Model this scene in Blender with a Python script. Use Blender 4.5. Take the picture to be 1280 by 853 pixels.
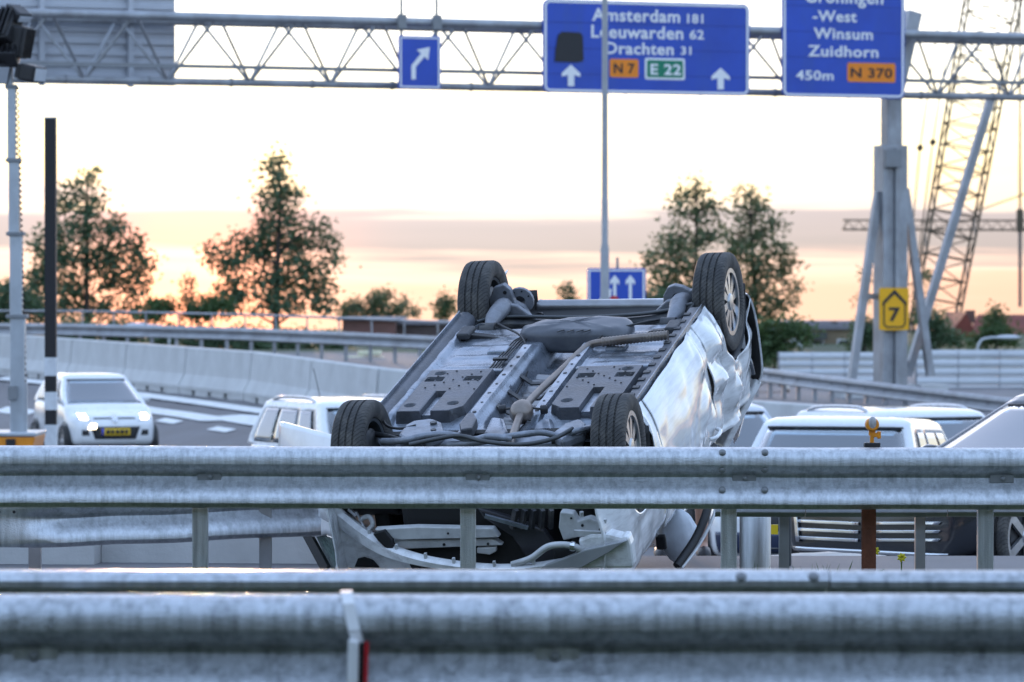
import bpy, bmesh, math, random
from math import sin, cos, pi, radians, sqrt, atan2
from mathutils import Vector, Matrix, Euler, noise

for o in list(bpy.data.objects):
    bpy.data.objects.remove(o, do_unlink=True)
S = bpy.context.scene
C = S.collection

# ------------------------------------------------------------------ camera
FPX, CX, HY, CH = 5000.0, 640.0, 366.0, 1.52       # focal length in photo pixels, horizon row, eye height
PITCH = math.atan((426.5 - HY) / FPX)
cd = bpy.data.cameras.new('camera')
cd.sensor_width = 36.0
cd.lens = FPX / 1280.0 * 36.0
cd.clip_start, cd.clip_end = 0.5, 9000.0
cd.dof.use_dof = True
cd.dof.focus_distance = 21.8
cd.dof.aperture_fstop = 5.4
cam = bpy.data.objects.new('camera', cd)
C.objects.link(cam)
cam.location = (0, 0, CH)
cam.rotation_euler = (pi / 2 - PITCH, 0, 0)
S.camera = cam

# ------------------------------------------------------------------ sky and sun
SUN_AZ, SUN_EL = radians(-4.5), radians(2.0)        # azimuth from +Y towards +X, low over the horizon
wd = bpy.data.worlds.new('World')
S.world = wd
wd.use_nodes = True
nt = wd.node_tree
nt.nodes.clear()
def N(t, **k):
    n = nt.nodes.new(t)
    for a, b in k.items():
        setattr(n, a, b)
    return n
out = N('ShaderNodeOutputWorld')
bg = N('ShaderNodeBackground')
sky = N('ShaderNodeTexSky', sky_type='NISHITA', sun_disc=False)
sky.sun_elevation = SUN_EL
sky.sun_rotation = SUN_AZ
sky.altitude = 0
sky.air_density = 1.0
sky.dust_density = 2.2
sky.ozone_density = 2.6
tc = N('ShaderNodeTexCoord')
# low cloud deck near the horizon: flattened noise on the sky direction, the same all round
mp = N('ShaderNodeMapping')
mp.inputs['Scale'].default_value = (8.0, 8.0, 190.0)
mp.inputs['Location'].default_value = (1.15, 0.4, 0.28)
nz = N('ShaderNodeTexNoise')
nz.inputs['Scale'].default_value = 1.0
nz.inputs['Detail'].default_value = 8.0
nz.inputs['Roughness'].default_value = 0.52
nz.inputs['Distortion'].default_value = 0.3
sep = N('ShaderNodeSeparateXYZ')
wob = N('ShaderNodeMath', operation='MULTIPLY_ADD')       # height above the horizon, made uneven by the noise
wob.inputs[1].default_value = 0.026
sub_ = N('ShaderNodeMath', operation='SUBTRACT')
sub_.inputs[1].default_value = 0.0128
rp = N('ShaderNodeValToRGB')
cr = rp.color_ramp
cr.elements[0].position = 0.0
cr.elements[0].color = (0.74, 0.50, 0.50, 1)
cr.elements[1].position = 0.075
cr.elements[1].color = (0.78, 0.58, 0.62, 1)
for p_, c_ in ((0.115, (0.58, 0.46, 0.52, 1)), (0.155, (0.33, 0.315, 0.40, 1)), (0.245, (0.35, 0.33, 0.42, 1)), (0.275, (0.58, 0.52, 0.58, 1)), (0.32, (0.86, 0.70, 0.60, 1)), (0.42, (0.97, 0.80, 0.56, 1)), (0.55, (1, 0.90, 0.68, 1)), (0.75, (1, 0.98, 0.90, 1)), (1.0, (1, 1, 1, 1))):
    e_ = cr.elements.new(p_); e_.color = c_
scl = N('ShaderNodeMath', operation='MULTIPLY')
scl.inputs[1].default_value = 12.5
mx = N('ShaderNodeMix', data_type='RGBA', blend_type='MULTIPLY')
mx.inputs['Factor'].default_value = 1.0
mx2 = N('ShaderNodeMix', data_type='RGBA', blend_type='MULTIPLY')
mx2.inputs['Factor'].default_value = 1.0
mx2.inputs['B'].default_value = (0.86, 0.99, 1.27, 1)
L = nt.links.new
L(tc.outputs['Generated'], mp.inputs['Vector'])
L(mp.outputs['Vector'], nz.inputs['Vector'])
L(tc.outputs['Generated'], sep.inputs['Vector'])
L(nz.outputs['Fac'], wob.inputs[0])
L(sep.outputs['Z'], wob.inputs[2])
L(wob.outputs['Value'], sub_.inputs[0])
L(sub_.outputs['Value'], scl.inputs[0])
L(scl.outputs['Value'], rp.inputs['Fac'])
L(rp.outputs['Color'], mx.inputs['B'])
hs = N('ShaderNodeHueSaturation')
hs.inputs['Saturation'].default_value = 0.88
gm = N('ShaderNodeGamma')                            # softens the span between the bright west and the rest of the dusk sky
gm.inputs['Gamma'].default_value = 0.28
L(sky.outputs['Color'], gm.inputs['Color'])
L(gm.outputs['Color'], hs.inputs['Color'])
L(hs.outputs['Color'], mx2.inputs['A'])
L(mx2.outputs['Result'], mx.inputs['A'])
# warm glow of the air round the setting sun
dt = N('ShaderNodeVectorMath', operation='DOT_PRODUCT')
dt.inputs[1].default_value = (sin(SUN_AZ) * cos(radians(.1)), cos(SUN_AZ) * cos(radians(.1)), sin(radians(.1)))
nrmz = N('ShaderNodeVectorMath', operation='NORMALIZE')
pw = N('ShaderNodeMath', operation='POWER', use_clamp=True)
pw.inputs[1].default_value = 3200.0
L(tc.outputs['Generated'], nrmz.inputs[0])
L(nrmz.outputs['Vector'], dt.inputs[0])
L(dt.outputs['Value'], pw.inputs[0])
ad = N('ShaderNodeMix', data_type='RGBA', blend_type='ADD')
ad.inputs['B'].default_value = (1.5, 0.28, 0.03, 1)
L(pw.outputs['Value'], ad.inputs['Factor'])
L(mx.outputs['Result'], ad.inputs['A'])
L(ad.outputs['Result'], bg.inputs['Color'])
L(bg.outputs['Background'], out.inputs['Surface'])
bg.inputs['Strength'].default_value = 0.15

sd = bpy.data.lights.new('sun', 'SUN')
sd.energy = 0.25
sd.angle = radians(2.0)
sd.color = (1.0, 0.62, 0.36)
sun = bpy.data.objects.new('sun', sd)
C.objects.link(sun)
sdir = Vector((sin(SUN_AZ) * cos(SUN_EL), cos(SUN_AZ) * cos(SUN_EL), sin(SUN_EL)))
sun.rotation_euler = (-sdir).to_track_quat('-Z', 'Y').to_euler()
sun.location = sdir * 400

S.view_settings.view_transform = 'Standard'
S.view_settings.look = 'None'
S.view_settings.gamma = 1.0
S.view_settings.use_curve_mapping = False
S.view_settings.exposure = 3.25

# ------------------------------------------------------------------ helpers
_cr = Matrix.Rotation(pi / 2 - PITCH, 3, 'X')
def ray(px, py):
    return _cr @ Vector(((px - CX) / FPX, (426.5 - py) / FPX, -1.0))
def at(px, py, d):
    """point at forward distance d (metres) on the sight line of photo pixel px,py"""
    r = ray(px, py)
    return Vector((0, 0, CH)) + r * (d / r.y)
def lerp(a, b, t): return a + (b - a) * t
def interp(x, tab):
    if x <= tab[0][0]: return tab[0][1]
    for (a, b), (c, d) in zip(tab, tab[1:]):
        if x <= c:
            t = (x - a) / (c - a); return lerp(b, d, t)
    return tab[-1][1]
def sm(x, a, b):
    t = min(1, max(0, (x - a) / (b - a))); return t * t * (3 - 2 * t)

class MB:
    """collects geometry for one mesh"""
    def __init__(s): s.v, s.f = [], []
    def add(s, vs, fs):
        o = len(s.v); s.v += [Vector(q) for q in vs]; s.f += [[i + o for i in q] for q in fs]; return s
    def bx(s, x0, x1, y0, y1, z0, z1):
        return s.add([(x, y, z) for z in (z0, z1) for y in (y0, y1) for x in (x0, x1)],
                     [(0, 2, 3, 1), (4, 5, 7, 6), (0, 1, 5, 4), (2, 6, 7, 3), (0, 4, 6, 2), (1, 3, 7, 5)])
    def bar(s, p, q, w, h=None, up=(0, 0, 1)):
        h = h or w; p, q = Vector(p), Vector(q); d = (q - p).normalized(); u = Vector(up)
        if abs(d.dot(u)) > .98: u = Vector((0, 1, 0))
        a = d.cross(u).normalized(); b = a.cross(d)
        vs = [e + a * i * w / 2 + b * j * h / 2 for e in (p, q) for i, j in ((-1, -1), (1, -1), (1, 1), (-1, 1))]
        return s.add(vs, [(0, 1, 2, 3), (7, 6, 5, 4), (0, 4, 5, 1), (1, 5, 6, 2), (2, 6, 7, 3), (3, 7, 4, 0)])
    def tube(s, pts, r, n=8, cap=True):
        pts = [Vector(p) for p in pts]; k = len(pts); rs = r if isinstance(r, (list, tuple)) else [r] * k
        o = len(s.v); a = None
        for i, p in enumerate(pts):
            d = (pts[min(i + 1, k - 1)] - pts[max(i - 1, 0)]).normalized()
            if a is None:
                a = d.cross(Vector((0, 0, 1)) if abs(d.z) < .9 else Vector((0, 1, 0))).normalized()
            else:
                a = (a - d * a.dot(d)).normalized()
            b = d.cross(a)
            s.v += [p + (a * cos(t * 2 * pi / n) + b * sin(t * 2 * pi / n)) * rs[i] for t in range(n)]
        for i in range(k - 1):
            for t in range(n):
                A = o + i * n + t; B = o + i * n + (t + 1) % n
                s.f.append([A, B, B + n, A + n])
        if cap:
            s.f.append([o + t for t in range(n)][::-1]); s.f.append([o + (k - 1) * n + t for t in range(n)])
        return s
    def lathe(s, c, axis, prof, n=24, close=False):
        """prof: list of (radius, offset along axis)"""
        c, ax = Vector(c), Vector(axis).normalized()
        a = ax.cross(Vector((0, 0, 1)) if abs(ax.z) < .9 else Vector((0, 1, 0))).normalized(); b = ax.cross(a)
        o = len(s.v); k = len(prof)
        for r, h in prof:
            s.v += [c + ax * h + (a * cos(t * 2 * pi / n) + b * sin(t * 2 * pi / n)) * r for t in range(n)]
        for i in range(k if close else k - 1):
            j = (i + 1) % k
            for t in range(n):
                s.f.append([o + i * n + t, o + i * n + (t + 1) % n, o + j * n + (t + 1) % n, o + j * n + t])
        if not close:
            s.f.append([o + t for t in range(n)][::-1]); s.f.append([o + (k - 1) * n + t for t in range(n)])
        return s
    def prism(s, poly, o, ex, ey, ez):
        """extrude the 2-D polygon poly (in ex, ey from o) by vector ez"""
        o, ex, ey, ez = Vector(o), Vector(ex), Vector(ey), Vector(ez); n = len(poly)
        vs = [o + ex * a + ey * b for a, b in poly] + [o + ex * a + ey * b + ez for a, b in poly]
        return s.add(vs, [list(range(n))[::-1], list(range(n, 2 * n))] + [(i, (i + 1) % n, n + (i + 1) % n, n + i) for i in range(n)])
    def ring(s, po, pi_, o, ex, ey, ez):
        """a flat frame between two polygons of equal length"""
        o, ex, ey, ez = Vector(o), Vector(ex), Vector(ey), Vector(ez); n = len(po)
        vs = [o + ex * a + ey * b + ez * k for k in (0, 1) for pl in (po, pi_) for a, b in pl]
        f = []
        for i in range(n):
            j = (i + 1) % n
            f += [(i, n + i, n + j, j), (2 * n + i, 2 * n + j, 3 * n + j, 3 * n + i), (i, j, 2 * n + j, 2 * n + i), (n + i, 3 * n + i, 3 * n + j, n + j)]
        return s.add(vs, f)
    def grid(s, fn, nu, nv, keep=None):
        o = len(s.v)
        for i in range(nu + 1):
            for j in range(nv + 1): s.v.append(Vector(fn(i / nu, j / nv)))
        for i in range(nu):
            for j in range(nv):
                if keep and not keep((i + .5) / nu, (j + .5) / nv): continue
                a = o + i * (nv + 1) + j; s.f.append([a, a + nv + 1, a + nv + 2, a + 1])
        return s
    def sweep(s, pts, prof, side=-1, cap=True):
        """sweep a closed profile [(lateral, height)] along a polyline; lateral is horizontal, side -1 = to the right of travel"""
        pts = [Vector(p) for p in pts]; k = len(pts); n = len(prof); o = len(s.v)
        for i, p in enumerate(pts):
            d = pts[min(i + 1, k - 1)] - pts[max(i - 1, 0)]; d.z = 0; d.normalize()
            lat = Vector((-d.y, d.x, 0)) * side * -1 if side > 0 else Vector((d.y, -d.x, 0))
            s.v += [p + lat * a + Vector((0, 0, b)) for a, b in prof]
        for i in range(k - 1):
            for t in range(n):
                A = o + i * n + t; B = o + i * n + (t + 1) % n
                s.f.append([A, A + n, B + n, B])
        if cap:
            s.f.append([o + t for t in range(n)]); s.f.append([o + (k - 1) * n + t for t in range(n)][::-1])
        return s

def obj(name, mb, m, parent=None, loc=None, smooth=0, bevel=0, sub=0, solid=0, world=False, weld=False):
    """link one mesh object; world=True: coordinates are world space and the parent is an unrotated thing"""
    off = Vector((0, 0, 0))
    if world:
        base = parent
        b = Vector((0, 0, 0))
        while base is not None: b = b + base.location; base = base.parent
        off = b
    me = bpy.data.meshes.new(name)
    me.from_pydata([tuple(q - off) for q in mb.v] if off.length else [tuple(q) for q in mb.v], [], mb.f)
    bm = bmesh.new(); bm.from_mesh(me)
    if weld: bmesh.ops.remove_doubles(bm, verts=bm.verts, dist=1e-5)
    bmesh.ops.recalc_face_normals(bm, faces=bm.faces)
    bm.to_mesh(me); bm.free()
    if m: me.materials.append(m)
    if smooth:
        me.shade_smooth(); me.set_sharp_from_angle(angle=radians(smooth))
    o = bpy.data.objects.new(name, me); C.objects.link(o)
    if parent is not None: o.parent = parent
    if loc is not None: o.location = loc
    if solid:
        q = o.modifiers.new('solid', 'SOLIDIFY'); q.thickness = solid; q.offset = -1
    if bevel:
        q = o.modifiers.new('bevel', 'BEVEL'); q.width = bevel; q.segments = 2; q.limit_method = 'ANGLE'
    if sub:
        q = o.modifiers.new('sub', 'SUBSURF'); q.levels = q.render_levels = sub
    return o
def tag(o, label, cat=None, group=None, kind=None):
    if label: o['label'] = label
    if cat: o['category'] = cat
    if group: o['group'] = group
    if kind: o['kind'] = kind
    return o
def thing(name, label, cat, loc=(0, 0, 0), rot=None, group=None):
    o = bpy.data.objects.new(name, None); C.objects.link(o)
    o.empty_display_size = .2
    o.location = loc
    if rot is not None: o.rotation_euler = rot
    return tag(o, label, cat, group)
def stuff(o):
    o['kind'] = 'stuff'; return o
def copytree(o, parent=None):
    c = o.copy(); C.objects.link(c); c.parent = parent
    for ch in list(o.children): copytree(ch, c)
    return c

# ------------------------------------------------------------------ materials
MATS = {}
def mat(name, col, rough=.6, metal=0., var=.12, scale=(4, 4, 4), bump=0., bscale=60., coat=0., dirt=None, damt=.5, dscale=(2, 2, 2),
        spec=.5, emit=None, estr=1., rvar=.1):
    if name in MATS: return MATS[name]
    m = bpy.data.materials.new(name); m.use_nodes = True; t = m.node_tree; P = t.nodes['Principled BSDF']; k = t.links.new
    co = t.nodes.new('ShaderNodeTexCoord')
    def nz(sc, det=4., s=1., rough=.6):
        mp = t.nodes.new('ShaderNodeMapping'); mp.inputs['Scale'].default_value = sc; k(co.outputs['Object'], mp.inputs['Vector'])
        n = t.nodes.new('ShaderNodeTexNoise'); n.inputs['Scale'].default_value = s; n.inputs['Detail'].default_value = det
        n.inputs['Roughness'].default_value = rough; k(mp.outputs['Vector'], n.inputs['Vector']); return n.outputs['Fac']
    a = nz(scale)
    mr = t.nodes.new('ShaderNodeMapRange'); mr.inputs['From Min'].default_value = .3; mr.inputs['From Max'].default_value = .7
    mr.inputs['To Min'].default_value = 1 - var; mr.inputs['To Max'].default_value = 1 + var; k(a, mr.inputs['Value'])
    mu = t.nodes.new('ShaderNodeMix'); mu.data_type = 'RGBA'; mu.blend_type = 'MULTIPLY'; mu.inputs['Factor'].default_value = 1
    mu.inputs['A'].default_value = (*col, 1); k(mr.outputs['Result'], mu.inputs['B'])
    c = mu.outputs['Result']
    if dirt:
        d = nz(dscale, 5., 1., .65)
        r = t.nodes.new('ShaderNodeMapRange'); r.inputs['From Min'].default_value = .46; r.inputs['From Max'].default_value = .68; r.inputs['To Max'].default_value = damt
        k(d, r.inputs['Value'])
        m2 = t.nodes.new('ShaderNodeMix'); m2.data_type = 'RGBA'; m2.inputs['B'].default_value = (*dirt, 1); k(r.outputs['Result'], m2.inputs['Factor']); k(c, m2.inputs['A']); c = m2.outputs['Result']
    k(c, P.inputs['Base Color'])
    rr = t.nodes.new('ShaderNodeMapRange'); rr.inputs['To Min'].default_value = max(.02, rough - rvar); rr.inputs['To Max'].default_value = min(1, rough + rvar)
    k(a, rr.inputs['Value']); k(rr.outputs['Result'], P.inputs['Roughness'])
    P.inputs['Metallic'].default_value = metal; P.inputs['Coat Weight'].default_value = coat; P.inputs['Specular IOR Level'].default_value = spec
    P.inputs['Coat Roughness'].default_value = .06
    if bump:
        b = nz((bscale,) * 3, 3.); bn = t.nodes.new('ShaderNodeBump'); bn.inputs['Strength'].default_value = bump; bn.inputs['Distance'].default_value = .01
        k(b, bn.inputs['Height']); k(bn.outputs['Normal'], P.inputs['Normal'])
    if emit: P.inputs['Emission Color'].default_value = (*emit, 1); P.inputs['Emission Strength'].default_value = estr
    MATS[name] = m; return m

GALV = mat('galvanised_steel', (.54, .56, .58), .34, .9, .15, (55, 55, 4), .3, 160, dirt=(.15, .155, .16), damt=.45, dscale=(24, 24, 1.3))
GALVN = mat('galvanised_steel_streaked', (.50, .52, .54), .36, .9, .20, (40, 40, 3), .35, 120, dirt=(.09, .095, .10), damt=.55, dscale=(36, 36, 1.0))
GALVD = mat('galvanised_steel_weathered', (.35, .36, .38), .5, .65, .2, (2, 2, 2), dirt=(.24, .23, .22), damt=.5, dscale=(3, 3, 1))
STEEL = mat('grey_steel', (.25, .26, .27), .55, .4, .2, (2, 2, 2), dirt=(.14, .13, .12), damt=.4)
STEELD = mat('dark_steel', (.09, .095, .10), .5, .5, .2)
CONC = mat('concrete', (.54, .54, .53), .85, 0, .12, (1.2, 1.2, 1.2), .3, 30, dirt=(.36, .35, .34), damt=.4, dscale=(.9, .9, .6))
ASPH = mat('asphalt', (.125, .122, .128), .68, 0, .25, (.6, .6, .6), .4, 60, dirt=(.085, .083, .088), damt=.6, dscale=(.25, .08, .25))
GRND = mat('earth_and_grass', (.06, .075, .035), .95, 0, .4, (.4, .4, .4), .3, 8)
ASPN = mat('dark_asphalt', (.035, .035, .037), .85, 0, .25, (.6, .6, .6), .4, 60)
PAINTL = mat('road_paint', (.78, .78, .76), .7, 0, .1, (3, 3, 3), dirt=(.4, .4, .4), damt=.5, dscale=(6, 6, 6))
WHITE = mat('white_car_paint', (.80, .80, .80), .28, 0, .03, coat=.8, dirt=(.55, .54, .52), damt=.25, dscale=(1.5, 1.5, 1.5))
BLACKP = mat('black_car_paint', (.012, .014, .02), .22, 0, .05, coat=.9)
PLAST = mat('black_plastic', (.018, .018, .02), .5, 0, .2, (9, 9, 9), .2, 80)
RUBBER = mat('rubber', (.028, .028, .03), .8, 0, .25, (6, 6, 6), .2, 60, dirt=(.10, .095, .085), damt=.35, dscale=(5, 5, 5))
CHROME = mat('chrome', (.75, .76, .78), .15, 1., .05)
ALLOY = mat('alloy_rim', (.55, .56, .58), .3, .85, .1, dirt=(.2, .19, .17), damt=.4, dscale=(12, 12, 12))
def glass_mat(name, col, clear=.6):
    m = bpy.data.materials.new(name); m.use_nodes = True; t = m.node_tree; t.nodes.clear(); k = t.links.new
    o = t.nodes.new('ShaderNodeOutputMaterial'); tr = t.nodes.new('ShaderNodeBsdfTransparent'); tr.inputs['Color'].default_value = (*col, 1)
    gl = t.nodes.new('ShaderNodeBsdfGlossy'); gl.inputs['Roughness'].default_value = .03; gl.inputs['Color'].default_value = (.95, .97, 1, 1)
    fr = t.nodes.new('ShaderNodeFresnel'); fr.inputs['IOR'].default_value = 1.6
    mr = t.nodes.new('ShaderNodeMapRange'); mr.inputs['To Min'].default_value = 1 - clear; mr.inputs['To Max'].default_value = 1.0; k(fr.outputs[0], mr.inputs['Value'])
    ms = t.nodes.new('ShaderNodeMixShader'); k(mr.outputs[0], ms.inputs[0]); k(tr.outputs[0], ms.inputs[1]); k(gl.outputs[0], ms.inputs[2]); k(ms.outputs[0], o.inputs['Surface'])
    MATS[name] = m; return m

# ================================================================== the setting: ground, roads
BARR = [(-30, 122), (-13.06, 102), (-5.33, 83.3), (-1.6, 72.5), (4.3, 69.5), (8.0, 62), (14, 50), (24, 38)]   # line of the concrete barrier (x, y)
BARZ = [(-30, -.45), (-13.06, -.52), (-5.33, -.71), (-1.6, -.94), (4.3, -1.36), (8, -1.45), (14, -1.4), (24, -1.2)]
def yb(x): return interp(x, BARR)
PROF = [(0, 0), (21.0, 0), (21.6, -.12), (25.2, -.12), (29, -.58), (36, -1.1), (44, -1.42), (50, -1.5), (80, -1.5)]
def gz(x, y):
    if y < 2: return 6.0 * sm(-y, -1.0, 9.0) + .15 * noise.noise(Vector((x * .2, y * .3, 0))) * sm(-y, 0, 4)    # unseen grassy bank added behind the camera to cut light from the back sky
    b = yb(x); z0 = interp(y, PROF)
    t = y - b
    zb = interp(x, BARZ)
    if t <= 0:
        k = sm(t, -11, 0); k *= sm(y, 30, 55)
        return lerp(z0, zb, k)
    zf = lerp(-.36, -.95, sm(x, -4, 6))
    z = lerp(zb, zf, sm(t, 2, 26))
    z = lerp(z, -.3, sm(y, 140, 200))
    return z - .0092 * max(0, y - 195)            # the land falls away beyond the trees
def ground_at(px, py):
    """where the sight line of a photo pixel meets the ground"""
    r = ray(px, py); r = r / r.y; d = 15.0
    while d < 400:
        q = Vector((0, 0, CH)) + r * d
        if q.z <= gz(q.x, q.y): return Vector((q.x, q.y, gz(q.x, q.y)))
        d += .1
    return q

def axis(lo, hi, fine, far):
    a = []; x = lo
    while x <= hi + 1e-6: a.append(x); x += fine
    g = fine
    l, r = [], []; x0, x1 = lo, hi
    while x1 < far: g *= 1.5; x1 += g; r.append(x1)
    g = fine
    while x0 > -far: g *= 1.5; x0 -= g; l.append(x0)
    return l[::-1] + a + r
xs = axis(-30, 30, 1.0, 2500); ys = [-60, -40, -25, -16, -12, -10, -9, -8, -7, -6, -5, -4, -3, -2, -1] + [y for y in axis(0, 150, 1.0, 3500) if y >= 0]
g = MB(); n = len(ys)
for x in xs:
    for y in ys: g.v.append(Vector((x, y, gz(x, y) - .03)))
for i in range(len(xs) - 1):
    for j in range(n - 1): g.f.append([i * n + j, (i + 1) * n + j, (i + 1) * n + j + 1, i * n + j + 1])
tag(obj('ground', g, GRND, smooth=60), None, kind='structure')
def drape(x0, x1, y0, y1, st, dz):
    m = MB(); nx, ny = int((x1 - x0) / st), int((y1 - y0) / st)
    return m.grid(lambda u, v: (lerp(x0, x1, u), lerp(y0, y1, v), gz(lerp(x0, x1, u), lerp(y0, y1, v)) + dz), nx, ny)
road = tag(obj('road', drape(-28, 28, 21.7, 126, .8, .0), ASPH, smooth=60), None, kind='structure')
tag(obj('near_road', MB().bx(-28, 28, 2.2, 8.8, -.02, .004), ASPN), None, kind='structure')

def line_px(pts, w, name, dash=False):
    """painted line following photo pixels, draped on the road"""
    P = [ground_at(*p) for p in pts]
    m = MB(); L_ = []
    for a, b in zip(P, P[1:]):
        k = max(2, int((b - a).length / .6))
        for i in range(k): L_.append(a.lerp(b, i / k))
    L_.append(P[-1])
    ws = w if isinstance(w, list) else [w, w]
    for i, q in enumerate(L_):
        d = L_[min(i + 1, len(L_) - 1)] - L_[max(0, i - 1)]; d.z = 0; d.normalize(); t = Vector((d.y, -d.x, 0)); ww = lerp(ws[0], ws[1], i / (len(L_) - 1)) / 2
        for s in (-1, 1):
            r = q + t * ww * s; m.v.append(Vector((r.x, r.y, gz(r.x, r.y) + .022)))
    for i in range(len(L_) - 1): m.f.append([2 * i, 2 * i + 2, 2 * i + 3, 2 * i + 1])
    return obj(name, m, PAINTL, road, smooth=60)
line_px([(0, 474), (100, 484), (172, 494), (260, 506), (360, 520)], .32, 'edge_line')
line_px([(0, 513), (40, 518)], .35, 'edge_line')
line_px([(150, 508), (185, 514), (235, 521), (262, 525)], [.30, .34], 'block_line')
line_px([(262, 525), (290, 524), (340, 528.5)], [.34, .62], 'block_line')
line_px([(200, 526), (223, 529.5)], .22, 'lane_dash')
line_px([(265, 537), (289, 540.5)], .22, 'lane_dash')
line_px([(343, 548), (372, 553)], .22, 'lane_dash')

# low concrete kerb behind the broken rail
k = thing('concrete_kerb', 'low pale concrete kerb with a crack, under the buckled rail end', 'kerb', (-2.6, 24.3, -.12))
for i in range(2):
    x0 = -4.6 + i * 2.12
    m = MB(); m.sweep([(x0, 24.5, -.14), (x0 + 2.1, 24.3, -.14)], [(-.2, 0), (.2, 0), (.2, .21), (.17, .24), (-.2, .24)], cap=True)
    obj('kerb_stone', m, CONC, k, world=True, bevel=.006)
m = MB(); c0 = at(95, 692, 24.2)
for i in range(6): m.bar((c0.x + .008 * sin(i * 2.1), 24.262, .09 - i * .035), (c0.x + .008 * sin((i + 1) * 2.1), 24.262, .09 - (i + 1) * .035), .008, .006)
obj('crack', m, PLAST, k, world=True)

# ================================================================== guardrails
WP_ = [(.010, 0), (.045, -.010), (.068, -.026), (.081, -.055), (.080, -.088), (.055, -.112), (.018, -.132), (.004, -.142), (.0, -.152),
       (.010, -.172), (.035, -.200), (.062, -.230), (.079, -.258), (.080, -.282), (.058, -.301), (.012, -.31)]
def wprof(th=.005, s=1.0, lip=0.):
    fr = [(a * s, b * s) for a, b in WP_]
    return fr + [(a - th, b + (.0 if 0 < i < 15 else 0)) for i, (a, b) in list(enumerate(fr))[::-1]]
def wiggle(x, seed, amp): return amp * (noise.noise(Vector((x * .7, seed, 0))) + .5 * noise.noise(Vector((x * 2.3, seed + 9, 0))))
def straight_beam(x0, x1, y, z, seed, side, amp=.004, dy0=0, slope=0.):
    n = max(2, int((x1 - x0) / .12))
    pts = []
    for i in range(n + 1):
        x = lerp(x0, x1, i / n)
        pts.append(Vector((x, y + wiggle(x, seed + 3, amp) + dy0, z + wiggle(x, seed, amp) + slope * x)))
    m = MB(); m.sweep(pts if side < 0 else pts, [(a * (1 if side < 0 else -1), b) for a, b in wprof()]); return m
def sigma_post(x, y, z0, z1, w=.075, d=.05):
    """open channel post, flange towards the camera"""
    t = .006
    pl = [(-w / 2, 0), (w / 2, 0), (w / 2, d), (w / 2 - t, d), (w / 2 - t, t), (-w / 2 + t, t), (-w / 2 + t, d), (-w / 2, d)]
    return MB().prism(pl, (x, y, z0), (1, 0, 0), (0, 1, 0), (0, 0, z1 - z0))
def bolt_mb(x, y, z, r=.014): return MB().lathe((x, y, z), (0, -1, 0), [(r * .9, -.004), (r, .003), (r * .8, .010), (r * .3, .013)], 10)
HR = .75

# --- near double rail
Y1, Y2 = 10.22, 11.15
nr = thing('guardrail', 'double sided galvanised guardrail with streaky dirt, two beams one behind the other', 'guardrail', (0, 10.7, 0))
obj('beam', straight_beam(-7.0, 7.2, Y1, HR, 1, -1, .003), GALVN, nr, world=True, smooth=40)
# the rear beam is capped by a rolled lip above a deep recess
LIP = [(-.06, -.012), (.0, -.003), (.03, -.003), (.055, -.014), (.068, -.030), (.066, -.048), (.040, -.054), (-.07, -.056), (-.085, -.10), (-.085, -.30), (-.095, -.30), (-.09, -.04)]
def lip_beam(x0, x1, y, z, seed):
    n = int((x1 - x0) / .15); return MB().sweep([Vector((lerp(x0, x1, i / n), y, z + wiggle(lerp(x0, x1, i / n), seed, .0015))) for i in range(n + 1)], LIP)
obj('beam', lip_beam(-7.2, 1.02 - .14, Y2, HR, 5), GALV, nr, world=True, smooth=40)
obj('beam', lip_beam(.884, 7.4, Y2 + .006, HR - .002, 5), GALVN, nr, world=True, smooth=40)
for px in (925, 1015):
    q = at(px, 725, Y2); obj('bolt', MB().lathe((q.x, Y2 - .055, HR - .022), (0, -.75, .66), [(.017, -.01), (.018, .004), (.012, .012), (.004, .014)], 12), STEEL, nr, world=True, smooth=40)
for i in range(-5, 6):
    x = .115 + i * 1.333
    obj('post', sigma_post(x, 10.62, -.02, .68, .1, .06), GALV, nr, world=True)
    obj('spacer', MB().bx(x - .05, x + .05, Y1 + .004, Y2 - .09, .52, .66), GALV, nr, world=True, bevel=.01)
    pl = obj('bolt_plate', MB().bx(x - .058, x + .058, Y1 - .008, Y1 - .001, .572, .612), GALVN, nr, world=True, bevel=.003)
    obj('bolt', bolt_mb(x - .005, Y1 - .009, .592), STEEL, pl, world=True, smooth=40)

# white delineator strapped over the near rail
q = at(441, 800, 10.1)
dl = thing('delineator', 'white delineator post with red reflector strapped over the nearest guardrail beam', 'delineator', (q.x, 10.1, .40))
m = MB(); x = q.x
prev = [(x - .022, Y1 + .03, HR + .004), (x - .020, Y1 - .03, HR + .004), (x - .012, Y1 - .075, HR - .022), (x + .002, Y1 - .093, HR - .085), (x + .012, Y1 - .085, HR - .12)]
for a, b in zip(prev, prev[1:]): m.bar(a, b, .030, .005, (0, -.5, 1))
WPL = mat('white_plastic', (.80, .80, .80), .5, 0, .05, dirt=(.5, .5, .48), damt=.4, dscale=(8, 8, 8))
REDR = mat('red_reflector', (.55, .01, .02), .25, 0, .1, coat=.6)
obj('strap', m, WPL, dl, world=True)
obj('panel', MB().prism([(-.018, -.40), (.008, -.40), (.014, -.112), (-.012, -.108)], (x, Y1 - .125, HR), (1, 0, 0), (0, 0, 1), (0, .04, 0)), WPL, dl, world=True, bevel=.004)
obj('backing', MB().prism([(.010, -.40), (.022, -.40), (.030, -.116), (.016, -.116)], (x, Y1 - .10, HR), (1, 0, 0), (0, 0, 1), (0, .03, 0)), PLAST, dl, world=True)
obj('reflector', MB().prism([(.023, -.40), (.032, -.40), (.040, -.115), (.031, -.112)], (x, Y1 - .118, HR), (1, 0, 0), (0, 0, 1), (0, .02, 0)), REDR, dl, world=True)

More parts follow.
